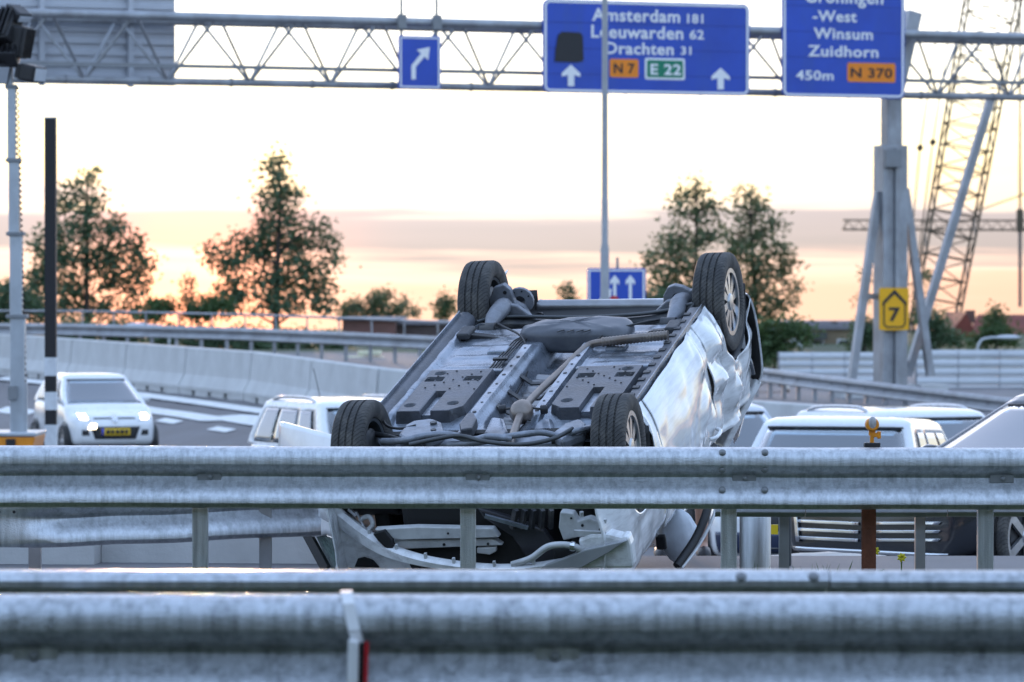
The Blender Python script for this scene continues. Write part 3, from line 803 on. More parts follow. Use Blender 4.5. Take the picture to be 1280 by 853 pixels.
# torn bumper corner on the right: black inside, white skin
cp = [(928, 369), (936, 371), (943, 393), (949, 430), (952, 464), (948, 478), (939, 474), (930, 452), (922, 430), (921, 395)]
tc_ = plate_px('bumper_corner', cp, 2.90, .02, PLAST, wk)
E_ = [FV(v_.x, v_.y, 2.885) for v_ in cat([(928, 368, 0), (936, 370, 0), (944, 393, 0), (950, 430, 0), (953, 464, 0), (948, 480, 0)], 5)]
m = MB(); n_ = len(E_)
for p in E_: m.v += [p + Vector((-.006, 0, 0)), p + Vector((.006, 0, 0)), p + Vector((-.10, .20, -.02)), p + Vector((-.112, .20, -.02))]
for i in range(n_ - 1):
    for t in range(4): A = i * 4 + t; B = i * 4 + (t + 1) % 4; m.f.append([A, B, B + 4, A + 4])
m.f.append([0, 1, 2, 3]); m.f.append([(n_ - 1) * 4 + t for t in range(4)][::-1])
obj('bumper_skin', m, WRW, tc_, smooth=50)
obj('torn_edge', MB().tube(cat([FV(921, 436, 2.80), FV(931, 440, 2.78), FV(938, 452, 2.78), FV(942, 468, 2.8)]), .012, 6), UND, tc_, smooth=50)
plate_px('tail_lamp', [(927, 500), (934, 492), (930, 520), (922, 548), (917, 556), (916, 540)], 2.80, .05, mat('broken_lamp', (.55, .50, .50), .2, 0, .5, (40, 40, 40), .8, 40, coat=.6), wk)

# seams, brackets and cables on the floor
for s in (-1, 1):
    obj('cross_member', MB().sweep([(s * .22, 1.10, 0), (s * .66, 1.12, 0)], [(-.025, -.24), (-.018, -.205), (.018, -.205), (.025, -.24)]), UND, wk, bevel=.006)
    obj('seat_mount', MB().bx(min(s * .30, s * .42), max(s * .30, s * .42), 1.45, 1.56, -.245, -.215), UND, wk, bevel=.012)
    obj('jack_point', MB().bx(min(s * .60, s * .68), max(s * .60, s * .68), 1.70, 1.86, -.225, -.185), DRK, wk, bevel=.012)
    obj('hand_brake_cable', MB().tube(cat([(s * .10, .9, -.30), (s * .13, 1.3, -.27), (s * .24, 1.62, -.20), (s * .42, 1.85, -.20), (s * .60, 2.2, -.28)]), .007, 6), PLAST, wk, smooth=60)
for v_ in (.62, .86, 1.12): obj('tunnel_brace', MB().sweep([(-.125, v_, 0), (-.06, v_, -.05), (.06, v_, -.05), (.125, v_, 0)], [(-.022, -.262), (.022, -.262), (.022, -.25), (-.022, -.25)]), DRK, wk, bevel=.003)
obj('tunnel_shield', MB().grid(lambda i, j: (lerp(-.10, .10, i), lerp(.40, 1.40, j), -.352 + .02 * abs(i - .5) + .006 * sin(j * 60)), 12, 80), MUF, wk, smooth=50)

# front suspension and subframe
FRM = mat('subframe_grey', (.26, .28, .32), .42, .3, .3, (9, 9, 9), .3, 40, dirt=(.08, .08, .08), damt=.6, dscale=(8, 8, 8))
sf = obj('subframe', MB().sweep([FW(500, 552, -.24) + Vector((0, -.05, 0)), FW(560, 553, -.24), FW(640, 556, -.25), FW(730, 549, -.24)], [(-.06, -.02), (-.05, .02), (.0, .03), (.05, .015), (.06, -.03)]), FRM, wk, smooth=50, bevel=.008)
def curve_px(name, pts, r, m_, par, w=-.2, n=8):
    return obj(name, MB().tube(cat([FW(x, y, w + dz) for x, y, dz in pts], 5), r, n), m_, par, smooth=60)
curve_px('control_arm', [(478, 552, 0), (505, 551, .03), (530, 545, .035), (560, 543, .05), (590, 550, .03), (612, 546, .05), (640, 549, .03)], .020, FRM, sf)
curve_px('control_arm', [(560, 556, 0), (600, 553, .02), (640, 545, .045), (676, 541, .05), (700, 545, .02), (724, 538, .05), (744, 534, .0)], .018, FRM, sf)
curve_px('anti_roll_bar', [(512, 556, .02), (545, 549, .045), (575, 545, .06), (606, 552, .05), (650, 556, .04), (690, 549, .05), (716, 536, .06)], .013, STEELD, sf)
curve_px('drive_shaft', [(455, 541, -.03), (480, 545, -.01), (510, 553, 0), (530, 557, 0)], .017, DRK, sf)
curve_px('drive_shaft', [(690, 552, -.02), (712, 546, 0), (735, 540, -.02), (760, 536, -.03)], .017, DRK, sf)
curve_px('brake_hose', [(478, 520, .01), (483, 532, .03), (500, 536, .02), (520, 532, .03)], .008, PLAST, sf)
def slab(name, pts, w, th, m_, par, bev=.012):
    P = [FW(x, y, w) for x, y in pts]; n_ = len(P); mm = MB()
    mm.add(P + [p + Vector((0, 0, -th)) for p in P], [list(range(n_)), list(range(n_, 2 * n_))[::-1]] + [(i, (i + 1) % n_, n_ + (i + 1) % n_, n_ + i) for i in range(n_)])
    return obj(name, mm, m_, par, bevel=bev)
la_ = slab('mount_arm', [(497, 543), (507, 530), (516, 525), (540, 522), (552, 527), (556, 540), (538, 547), (505, 549)], -.17, .07, FRM, sf, .02)
stuff(obj('mount_bolts', MB().lathe(FW(542, 530, -.168), (0, 0, 1), [(.02, -.01), (.02, .012)], 12).lathe(FW(542, 539, -.168), (0, 0, 1), [(.016, -.01), (.016, .012)], 12), STEELD, la_))
slab('mount_bracket', [(574, 529), (584, 516), (592, 515), (596, 523), (590, 535), (576, 537)], -.16, .06, SHD, sf, .01)
slab('mount_arm', [(690, 540), (706, 528), (724, 522), (732, 528), (730, 540), (702, 550)], -.17, .07, FRM, sf, .02)
slab('gearbox_mount', [(604, 541), (614, 520), (630, 522), (636, 540), (622, 552)], -.23, .06, UND, sf, .02)
slab('gearbox_mount', [(660, 548), (668, 524), (690, 522), (694, 538), (676, 551)], -.24, .05, UND, sf, .02)
slab('heat_shield', [(590, 556), (600, 540), (640, 536), (690, 538), (700, 552), (690, 560)], -.29, .03, UND, sf, .02)
# engine block just inside
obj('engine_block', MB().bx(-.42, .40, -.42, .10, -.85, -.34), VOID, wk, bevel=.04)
obj('oil_pan', MB().bx(-.30, .12, -.38, -.02, -.36, -.27), DRK, wk, bevel=.03)
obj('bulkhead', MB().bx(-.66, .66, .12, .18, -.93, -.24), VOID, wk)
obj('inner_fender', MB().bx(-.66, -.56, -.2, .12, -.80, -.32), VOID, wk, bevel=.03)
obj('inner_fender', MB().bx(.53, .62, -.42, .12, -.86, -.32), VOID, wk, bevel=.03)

# torn open front: bumper beam, bonnet edge, lamp carrier
DW = mat('dirty_white_metal', (.55, .56, .56), .45, .1, .12, (8, 8, 8), dirt=(.2, .2, .2), damt=.5, dscale=(6, 6, 6))
bb = plate_px('bumper_beam', [(468, 662), (520, 659), (616, 661), (624, 672), (600, 673), (500, 675), (478, 672)], -.50, .05, DW, wk, [(560, 667, .006)])
plate_px('bumper_beam_lip', [(490, 676), (616, 674), (628, 682), (500, 687)], -.47, .05, DW, bb, [(555, 681, .008), (610, 680, .007)])
plate_px('beam_bracket', [(596, 685), (620, 684), (620, 690), (612, 694), (596, 692)], -.46, .03, DW, bb)
plate_px('beam_tear', [(466, 668), (480, 664), (490, 676), (492, 690), (480, 684), (472, 676)], -.53, .04, VOID, bb, bev=.004)
curve = [FV(x, y, v) for x, y, v in ((402, 628, -.1), (425, 641, -.25), (452, 662, -.38), (485, 683, -.50), (520, 696, -.58), (560, 704, -.62), (610, 709, -.63), (660, 708, -.62), (700, 702, -.58))]
cc = cat(curve, 6); m = MB(); n_ = len(cc)
for i, p in enumerate(cc):
    t = i / (n_ - 1); wd_ = lerp(.075, .03, sm(t, .1, .6))
    m.v += [p + Vector((0, 0, wd_ * .25)), p + Vector((-.01, -.03, 0)), p + Vector((-.02, -.025, -wd_)), p + Vector((-.03, .05, -wd_ * 1.6)), p + Vector((.0, .05, 0))]
for i in range(n_ - 1):
    for t in range(5): A = i * 5 + t; B = i * 5 + (t + 1) % 5; m.f.append([A, B, B + 5, A + 5])
m.f.append(list(range(5))); m.f.append(list(range((n_ - 1) * 5, n_ * 5))[::-1])
bn = obj('bonnet_edge', m, WRW, wk, smooth=50)
cm = MB()
for i in (14, 20, 26, 31, 37, 43): cm.bx(cc[i].x - .007, cc[i].x + .007, cc[i].y - .01, cc[i].y + .01, cc[i].z, cc[i].z + .035)
stuff(obj('clips', cm, DW, bn))
obj('bonnet', MB().grid(lambda i, j: (lerp(-.66, .60, i), lerp(-.56, .45, j), -.93 - .05 * sin(pi * i) - .05 * j + .02 * noise.noise(Vector((i * 4, j * 4, 2)))), 24, 16), WRW, wk, smooth=40, solid=.02)
lf = plate_px('front_wing', [(398, 630), (424, 634), (446, 660), (478, 684), (520, 700), (540, 712), (418, 712), (424, 690), (420, 664)], -.28, .03, WRW, wk, bev=.01)
plate_px('fog_lamp_hole', [(443, 709), (447, 699), (455, 697), (466, 701), (474, 710)], -.295, .012, VOID, lf, bev=.002)
plate_px('radiator_support', [(596, 636), (612, 640), (650, 652), (680, 664), (694, 684), (700, 706), (664, 708), (640, 672), (604, 648)], -.46, .05, mat('black_gloss_plastic', (.03, .03, .035), .3, 0, .2), wk, bev=.012)
for i in range(5): obj('radiator_fin', MB().bar(FV(645 + i * 11, 637, -.50), FV(640 + i * 12, 660, -.47), .022, .03), DRK, wk)
obj('radiator_rail', MB().bar(FV(606, 645, -.56), FV(660, 660, -.52), .02, .02), UND, wk)
plate_px('lamp_carrier', [(700, 640), (716, 642), (722, 652), (736, 648), (756, 656), (762, 666), (740, 674), (722, 672), (704, 676), (698, 660)], -.55, .06, DW, wk, [(728, 657, .008), (714, 648, .006), (750, 662, .007)], bev=.008)
stuff(obj('lamp_carrier_clips', MB().tube([FV(727, 646, -.56), FV(727, 640, -.56)], .012, 8).tube([FV(755, 655, -.56), FV(756, 649, -.56)], .012, 8).bar(FV(718, 666, -.58), FV(758, 668, -.58), .02, .03), DW, wk))
bc = plate_px('bumper_cover', [(722, 674), (738, 668), (760, 668), (776, 672), (784, 670), (788, 682), (792, 712), (716, 712), (706, 704), (724, 690)], -.60, .10, WRW, wk, bev=.02)
plate_px('bumper_cover_fold', [(668, 712), (706, 698), (730, 688), (784, 676), (760, 692), (720, 714)], -.63, .03, mat('grey_bumper_plastic', (.33, .34, .35), .4, 0, .15), bc)
obj('coolant_hose', MB().tube(cat([FV(640, 706, -.62), FV(664, 698, -.62), (FV(684, 684, -.62)), FV(704, 681, -.62), FV(720, 684, -.62), FV(728, 690, -.6)], 6), .019, 8), DW, wk, smooth=60)
obj('hose_clamp', MB().lathe(FV(716, 683, -.62), (1, 0, -.2), [(.026, -.012), (.028, 0), (.026, .012)], 12), CHROME, wk)
obj('washer_tank', MB().bx(FV(690, 690, -.5).x, FV(722, 690, -.5).x, -.5, -.42, FV(700, 706, -.5).z, FV(700, 684, -.5).z), VOID, wk, bevel=.015)
obj('headlamp', MB().tube(cat([FV(450, 650, -.30), FV(461, 646, -.32), FV(466, 656, -.34), (FV(458, 664, -.33))]), .014, 8), DW, wk, smooth=60)
stuff(obj('lamp_shards', MB().tube([FV(445, 640, -.3), FV(452, 652, -.32), FV(460, 668, -.34)], .008, 6).tube([FV(436, 637, -.28), FV(446, 645, -.3)], .012, 6), ALLOY, wk))

# crushed cabin: roof, pillars, glass
obj('roof', MB().grid(lambda i, j: (lerp(-.60, .60, i), lerp(1.02, 2.75, j), -1.30 - .05 * sin(pi * i) - .05 * sin(pi * j) + .05 * (1 - sm(j, 0, .25)) + .03 * noise.noise(Vector((i * 4, j * 5, 9)))), 24, 24), WRW, wk, smooth=40, solid=.02)
for s in (-1, 1):
    obj('pillar', MB().bar((s * .74, .42, -.93), (s * .58, 1.06, -1.28), .07, .05), WRW, wk, bevel=.012)
    obj('pillar', MB().bar((s * .79, 1.76, -.95), (s * .60, 1.86, -1.30), .10, .04), PLAST, wk, bevel=.012)
    obj('pillar', MB().bar((s * .78, 2.95, -.95), (s * .58, 2.70, -1.30), .16, .05), WRW, wk, bevel=.012)
BG_ = mat('broken_safety_glass', (.16, .24, .22), .12, 0, .3, (30, 30, 30), .6, 50, coat=.5)
obj('windscreen', MB().grid(lambda i, j: (lerp(-.70, .70, i) * lerp(1, .84, j), lerp(.42, 1.04, j), lerp(-.95, -1.30, j) - .03 * sin(pi * i)), 12, 8), BG_, wk, smooth=50, solid=.006)
obj('rear_window', MB().grid(lambda i, j: (lerp(-.62, .62, i) * lerp(1, .9, j), lerp(3.0, 2.72, j), lerp(-.95, -1.30, j)), 8, 6), BG_, wk, smooth=50, solid=.006)
obj('tailgate', MB().bx(-.70, .70, 2.98, 3.02, -.97, -.60), WRW, wk, bevel=.015)
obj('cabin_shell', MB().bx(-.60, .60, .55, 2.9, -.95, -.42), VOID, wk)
# right window seal, bent frame and a limp airbag in the cabin
obj('door_seal', MB().tube(cat([FD(886, 630, 22.9), FD(880, 650, 22.85), FD(868, 676, 22.8), FD(846, 708, 22.7)]), .026, 8), PLAST, wk, smooth=60)
obj('bent_window_frame', MB().tube(cat([FD(896, 632, 22.95), FD(888, 655, 22.9), FD(872, 684, 22.85), FD(852, 710, 22.75)]), [.010] * 19, 8), WRW, wk, smooth=60)
AIR = mat('airbag_cloth', (.70, .74, .80), .8, 0, .12, (6, 6, 6), .3, 20)
c = FD(843, 678, 23.0)
obj('airbag', MB().grid(lambda i, j: (c.x + .11 * cos(2 * pi * i) * sin(pi * j) * (1 + .25 * noise.noise(Vector((cos(6.28 * i) * 2, sin(6.28 * i) * 2, j * 5)))), c.y + .10 + .09 * sin(2 * pi * i) * sin(pi * j), c.z - .17 * cos(pi * j) * 1.0), 28, 18), AIR, wk, smooth=60, weld=True)
obj('seat_belt_buckle', MB().bx(FD(826, 680, 22.75).x - .03, FD(826, 680, 22.75).x + .03, FD(826, 680, 22.75).y, FD(826, 680, 22.75).y + .03, FD(826, 680, 22.75).z - .04, FD(826, 680, 22.75).z + .05), PLAST, wk, bevel=.01)

# left front door hanging open: outer skin towards the camera
A, B = FD(349, 527, 23.45), FD(442, 549, 22.65)
A2, B2 = FD(366, 648, 23.45), FD(434, 678, 22.65)
nrm = (B - A).cross(A2 - A).normalized()
if (WROT @ nrm).y > 0: nrm = -nrm
def dskin(i, j):
    p = A.lerp(B, i).lerp(A2.lerp(B2, i), j)
    return p + nrm * (.035 * sin(pi * min(1, j * 1.15)) + .01 * sin(pi * i)) + (A2 - A) * (.10 * sin(pi * min(1, i * 1.6)) * sm(j, .8, 1) if i < .62 else 0)
dl_ = obj('door', MB().grid(dskin, 24, 20), mat('white_door_paint', (.80, .81, .83), .3, 0, .04, coat=.7, dirt=(.5, .5, .5), damt=.25, dscale=(5, 5, 5)), wk, smooth=50, solid=.05)
hq = FD(366, 642, 23.36); hr = FD(398, 645, 23.1)
obj('door_handle', MB().tube(cat([hq, hq.lerp(hr, .15) + nrm * .035, hq.lerp(hr, .85) + nrm * .035, hr]), .017, 8).lathe(FD(384, 650, 23.2) , nrm, [(.022, -.01), (.022, .012)], 12), WRW, dl_, smooth=60)
fm = MB()
for a, b in (((380, 660), (408, 712)),): fm.bar(FD(a[0], a[1], 23.25), FD(b[0], b[1], 23.1), .055, .03, (0, -1, 0))
obj('window_frame', fm, PLAST, dl_)
gp = [FD(392, 664, 23.22), FD(424, 676, 22.9), FD(440, 716, 22.9), FD(416, 716, 23.15)]
obj('window_glass', MB().add(gp + [p - nrm * .008 for p in gp], [(0, 1, 2, 3), (7, 6, 5, 4), (0, 4, 5, 1), (1, 5, 6, 2), (2, 6, 7, 3), (3, 7, 4, 0)]), BG_, dl_)

# ================================================================== other cars
from mathutils.bvhtree import BVHTree
TINT = glass_mat('windscreen_glass', (.66, .76, .80), .80)
SIDEG = glass_mat('side_glass', (.45, .50, .52), .8)
CABIN = mat('cabin_trim', (.05, .052, .056), .8, 0, .2)
SEATD = mat('seat_cloth', (.09, .095, .105), .9, 0, .2)
YPL = mat('yellow_plate', (.75, .48, .02), .4, 0, .05)
DBLUE = mat('plate_blue', (.02, .05, .4), .4)
LAMPG = mat('headlamp_lens', (.75, .77, .80), .1, .3, .2, (20, 20, 20), coat=.8)
HEADL = mat('lit_headlamp', (.9, .85, .75), .3, emit=(1.0, .80, .50), estr=1.3)
SEATM = mat('pale_seat_cloth', (.45, .45, .44), .9, 0, .1)
class Car: pass
def make_car(name, label, x, y, head, L, W, H, paint, belt=.92, hood=(.78, .92), wb=(.26, .86), roofy=(.44, .80), roofw=.74, bow=.10, R=.31, axles=(.17, .80),
             lower=None, rails=False, panes=2, group=None, zlo=.18, spokes=5, mirror=True, nose=.34, seat=None):
    """front looks to -y before turning; wb = windscreen base / rear base, roofy = roof front / rear edge, all as share of the length"""
    c, s_ = cos(head), sin(head)
    def wz(lx, ly): return gz(x + lx * c - ly * s_, y + lx * s_ + ly * c)
    yf, yr = -L / 2 + axles[0] * L, -L / 2 + axles[1] * L
    zf, zr = wz(0, yf), wz(0, yr)
    pitch = atan2(zr - zf, yr - yf)
    z0 = (zf + zr) / 2 - (yf + yr) / 2 * math.tan(pitch)
    root = thing(name, label, 'car', (x, y, z0 + .012), group=group)
    root.rotation_euler = Euler((pitch, 0, head), 'XYZ')
    hw = W / 2; Y = lambda f_: -L / 2 + f_ * L
    yb0, yb1 = Y(wb[0]), Y(wb[1])
    st = [(Y(0), hw * .70, nose, .58, .0), (Y(0) + .035, hw * .80, min(.26, nose), .64, .01), (Y(0) + .14, hw * .92, .20, lerp(.64, hood[0], .75), .02), (Y(0) + .42, hw * .985, zlo, hood[0], .03),
          (lerp(Y(0) + .42, yb0, .5), hw, zlo, lerp(hood[0], hood[1], .6), .03), (yb0, hw, zlo, hood[1], .02), (yb0 + .35, hw, zlo, belt, .0), (0, hw, zlo, belt, 0), (yb1 - .4, hw, zlo, belt + .02, 0),
          (Y(1) - .30, hw * .98, zlo, belt + .03, 0), (Y(1) - .08, hw * .92, .24, belt - .02, 0), (Y(1), hw * .84, .34, belt - .14, 0)]
    m = MB(); k = 0
    for (yy, h, zl, zt, cr) in st:
        d = zt - zl
        half = [(h * .45, zl), (h * .86, zl), (h * .965, zl + .05), (h * .99, zl + .30 * d), (h, zl + .55 * d), (h * .985, zl + .80 * d), (h * .95, zt - .035), (h * .86, zt - .002), (h * .45, zt + cr * .8)]
        rg = half + [(-a, b) for a, b in half[::-1]]
        k = len(rg); m.v += [Vector((a, yy, b)) for a, b in rg]
    for i in range(len(st) - 1):
        for t in range(k): A = i * k + t; B = i * k + (t + 1) % k; m.f.append([A, B, B + k, A + k])
    m.f.append(list(range(k))); m.f.append(list(range((len(st) - 1) * k, len(st) * k))[::-1])
    body = obj('body', m, paint, root, smooth=60, sub=2)
    bpy.context.view_layer.update()
    dg = bpy.context.evaluated_depsgraph_get(); ev = body.evaluated_get(dg); me = ev.to_mesh()
    bvh = BVHTree.FromPolygons([v.co.copy() for v in me.vertices], [list(p.vertices) for p in me.polygons]); ev.to_mesh_clear()
    car = Car(); car.root, car.body, car.bvh, car.L, car.W, car.H, car.hw, car.Y = root, body, bvh, L, W, H, hw, Y
    # greenhouse
    hb, hr_ = hw * .93, hw * roofw; yr0, yr1 = Y(roofy[0]), Y(roofy[1]); zb, zt = belt - .03, H - .075
    def surf(a, kk, off=0.):
        e = kk ** .9
        f0, f1, h = lerp(yb0, yr0, e), lerp(yb1, yr1, kk ** 1.3), lerp(hb, hr_, kk ** 1.35) + off
        z = lerp(zb, zt, kk); a %= 4; t = a % 1
        sgn = 2 * t - 1
        bw = bow * (1 + .3 * kk)
        if a < 1: return Vector((sgn * h, f0 - off + bw * abs(sgn) ** 2.6 * (1), z))
        if a < 2: return Vector((h, lerp(f0 + bw, f1 - bw * .6, t), z))
        if a < 3: return Vector((-sgn * h, f1 + off - bw * .6 * abs(sgn) ** 2.6, z))
        return Vector((-h, lerp(f1 - bw * .6, f0 + bw, t), z))
    m = MB(); na = 64; lv = [0, .06, .2, .4, .6, .75, .86, .93, 1.0]; hole = []
    for kk in lv: m.v += [surf(4 * i / na, kk) for i in range(na)]
    cy = (yr0 + yr1) / 2
    for q, dz in ((.965, .016), (.87, .035), (.62, .046), (.15, .05)):
        for i in range(na):
            p = surf(4 * i / na, 1.0); m.v.append(Vector((p.x * q, cy + (p.y - cy) * q, zt + dz * (H - zt) / .05)))
    nl = len(lv) + 4
    cuts = [.05, .42, .46, .88] if panes == 2 else [.05, .34, .38, .66, .70, .92]
    def is_open(i, t):
        sd, u = t // 16, (t % 16 + .5) / 16
        if i == 0: return False
        if sd == 0: return i < 7 and .06 < u < .94
        if sd == 2: return 1 < i < 7 and .1 < u < .9
        u = u if sd == 1 else 1 - u
        return i < 6 and any(cuts[2 * q] + (.08 if q == 0 else 0) < u < cuts[2 * q + 1] for q in range(panes))
    for i in range(nl - 1):
        for t in range(na):
            if is_open(i, t): continue
            A = i * na + t; B = i * na + (t + 1) % na; m.f.append([A, B, B + na, A + na])
    m.f.append([(nl - 1) * na + t for t in range(na)])
    cab = obj('cabin', m, paint, root, smooth=50, solid=.03)
    obj('interior', MB().bx(-hb + .08, hb - .08, yb0 + .35, yb1 - .30, belt - .10, belt + .012), CABIN, root)
    obj('dashboard', MB().prism([(yb0 + .22, belt - .02), (yb0 + .62, belt - .02), (yb0 + .60, belt + .05), (yb0 + .42, belt + .07)], (-hb + .1, 0, 0), (0, 1, 0), (0, 0, 1), (2 * hb - .2, 0, 0)), CABIN, root, bevel=.02)
    ys_ = lerp(yb0, yb1, .45)
    for lx in (-.36, .36):
        sb_ = obj('seat', MB().prism([(ys_, belt), (ys_ + .13, belt), (ys_ + .26, belt + .24 * H / 1.5), (ys_ + .16, belt + .24 * H / 1.5)], (lx - .23, 0, 0), (0, 1, 0), (0, 0, 1), (.46, 0, 0)), seat or SEATD, root, bevel=.04)
        obj('head_rest', MB().bx(lx - .13, lx + .13, ys_ + .20, ys_ + .29, belt + .27 * H / 1.5, belt + .42 * H / 1.5), seat or SEATD, sb_, bevel=.035)
    obj('rear_bench', MB().bx(-.55, .55, lerp(yb0, yb1, .72), lerp(yb0, yb1, .72) + .14, belt, belt + .22), seat or SEATD, root, bevel=.04)
    obj('steering_wheel', MB().tube([(.36 + .17 * cos(a_ * pi / 8), yb0 + .72 + .05 * sin(a_ * pi / 8), belt + .03 + .15 * sin(a_ * pi / 8)) for a_ in range(17)], .014, 6), PLAST, root, smooth=60)
    obj('rear_mirror', MB().bx(-.11, .11, yr0 + .10, yr0 + .13, zt - .17, zt - .10), PLAST, root, bevel=.015)
    def pane(nm, a0, a1, k0, k1, mt, off=.006, par=None, n=14, k0b=None):
        g_ = MB(); g_.grid(lambda i, j: surf(lerp(a0, a1, i), lerp(lerp(k0, k0b if k0b is not None else k0, i), k1, j), off), n, 8)
        return obj(nm, g_, mt, par or root, smooth=60, solid=.004)
    car.pane, car.surf = pane, surf
    for nm_, a0_, a1_, k0_, k1_ in (('screen_seal', .05, .95, .035, .06), ('screen_seal', .05, .95, .925, .945)): pane(nm_, a0_, a1_, k0_, k1_, PLAST, .010, n=20)
    pane('windscreen', .06, .94, .06, .93, TINT, .008)
    pane('rear_window', 2.10, 2.90, .22, .90, SIDEG, .008)
    for i in range(panes):
        a0, a1 = cuts[2 * i], cuts[2 * i + 1]
        lo = .10; lo2 = .10
        pane('side_window', 1 + a0 + (.10 if i == 0 else 0), 1 + a1, lo, .86, SIDEG); pane('side_window', 4 - a1, 4 - a0 - (.10 if i == 0 else 0), lo, .86, SIDEG)
    for lx in (-1, 1):
        for ly in (yf, yr):
            obj('wheel_arch', MB().lathe((lx * (hw - .03), ly, R + .005), (lx, 0, 0), [(R + .05, -.20), (R + .05, .034), (R + .035, .038), (R + .03, -.02)], 28), PLAST, root, smooth=40)
            wheel(root, (lx * (hw - .040), ly, R), lx, R, .2, R * .72, spokes, 1)
        if mirror:
            q = surf(1.14 if lx > 0 else 3.86, .08)
            obj('mirror', MB().lathe((q.x + lx * .10, q.y - .02, q.z + .05), (lx, 0, 0), [(.03, -.09), (.062, -.06), (.07, .02), (.05, .07), (.015, .085)], 14).bar((q.x - lx * .02, q.y, q.z), (q.x + lx * .08, q.y - .02, q.z + .03), .05, .04), paint, root, smooth=50)
        if rails:
            a_ = [surf(1.12 if lx > 0 else 3.88, .985), surf(1.35 if lx > 0 else 3.65, 1), surf(1.7 if lx > 0 else 3.3, 1), surf(1.93 if lx > 0 else 3.07, .97)]
            pp = cat([a_[0] + Vector((0, 0, 0)), a_[0].lerp(a_[1], .35) + Vector((0, 0, .07)), a_[1] + Vector((0, 0, .085)), a_[2] + Vector((0, 0, .08)), a_[3].lerp(a_[2], .3) + Vector((0, 0, .06)), a_[3]], 5)
            obj('roof_rail', MB().tube([p - Vector((lx * .04, 0, 0)) for p in pp], .022, 8), ALLOY, root, smooth=60)
    if lower:
        obj('lower_trim', MB().sweep([(0, Y(0) + .25, 0), (0, Y(1) - .25, 0)], [(-hw - .006, zlo + .03), (hw + .006, zlo + .03), (hw + .006, zlo + .16), (-hw - .006, zlo + .16)]), lower, root, bevel=.01)
    return car
def front_patch(car, nm, cs, mt, off=.006, par=None, n=(10, 6), th=.012):
    """panel laid on the nose of the car: cs = four (x, z) corners"""
    g_ = MB()
    def fn(i, j):
        a = Vector(cs[0]).lerp(Vector(cs[1]), i); b = Vector(cs[3]).lerp(Vector(cs[2]), i); p = a.lerp(b, j)
        h = car.bvh.ray_cast(Vector((p.x, -9, p.y)), Vector((0, 1, 0)))
        yy = h[0].y if h[0] else -car.L / 2 + .3
        return (p.x, yy - off, p.y)
    return obj(nm, g_.grid(fn, *n), mt, par or car.root, smooth=60, solid=th)
def side_patch(car, nm, cs, sx, mt, off=.004, par=None, n=(10, 4), th=.006):
    g_ = MB()
    def fn(i, j):
        a = Vector(cs[0]).lerp(Vector(cs[1]), i); b = Vector(cs[3]).lerp(Vector(cs[2]), i); p = a.lerp(b, j)
        h = car.bvh.ray_cast(Vector((sx * 9, p.x, p.y)), Vector((-sx, 0, 0)))
        xx = h[0].x if h[0] else sx * car.hw
        return (xx + sx * off, p.x, p.y)
    return obj(nm, g_.grid(fn, *n), mt, par or car.root, smooth=60, solid=th)
def wheel_gap(car, sx, yy): side_patch(car, 'door_gap', [(yy - .006, .25), (yy + .006, .25), (yy + .006, .9), (yy - .006, .9)], sx, PLAST, .002, n=(2, 8))

# --- white city car driving towards us, lights on
q = at(133, 470, 73.5)
c1 = make_car('white_hatchback', 'small white city car driving towards us with its headlights on', q.x - .38, 74.8, radians(19), 3.6, 1.66, 1.50, WHITE, belt=.98, hood=(.80, .97), wb=(.20, .97), roofy=(.43, .88), roofw=.72, bow=.12, R=.29, axles=(.16, .83), panes=2, spokes=6)
for s in (-1, 1):
    hl = front_patch(c1, 'headlight', [(s * .42, .66), (s * .70, .70), (s * .68, .84), (s * .50, .80)], LAMPG, .012)
    front_patch(c1, 'lamp_bulb', [(s * .50, .69), (s * .64, .70), (s * .64, .80), (s * .52, .79)], HEADL, .024, hl, th=.01)
    fg = front_patch(c1, 'fog_lamp', [(s * .48, .40), (s * .62, .40), (s * .62, .50), (s * .50, .50)], PLAST, .008)
    if s < 0: front_patch(c1, 'daytime_lamp', [(-.50, .52), (-.36, .52), (-.36, .61), (-.46, .61)], HEADL, .014)
front_patch(c1, 'lower_grille', [(-.38, .33), (.38, .33), (.46, .56), (-.46, .56)], PLAST, .008)
gr = front_patch(c1, 'grille_bar', [(-.40, .70), (.40, .70), (.38, .725), (-.38, .725)], PLAST, .010)
front_patch(c1, 'plate_holder', [(-.27, .40), (.27, .40), (.27, .53), (-.27, .53)], YPL, .03)
front_patch(c1, 'plate_band', [(-.27, .40), (-.22, .40), (-.22, .53), (-.27, .53)], DBLUE, .044, n=(2, 2), th=.003)
for i, (a, b) in enumerate(((-.18, -.11), (-.09, -.03), (-.0, .06), (.08, .15), (.17, .23))):
    front_patch(c1, 'plate_character', [(a, .43), (b, .43), (b, .50), (a, .50)], PLAST, .046, n=(2, 2), th=.002)
em = front_patch(c1, 'emblem', [(-.065, .70), (0, .615), (.065, .70), (0, .785)], CHROME, .03, n=(4, 4))
front_patch(c1, 'emblem_inner', [(-.025, .70), (0, .66), (.025, .70), (0, .74)], LAMPG, .044, em, n=(3, 3), th=.003)
for s in (-1, 1): wheel_gap(c1, s, -.62); wheel_gap(c1, s, .55)
c1.pane('screen_wiper', .12, .5, .055, .075, PLAST, .02)

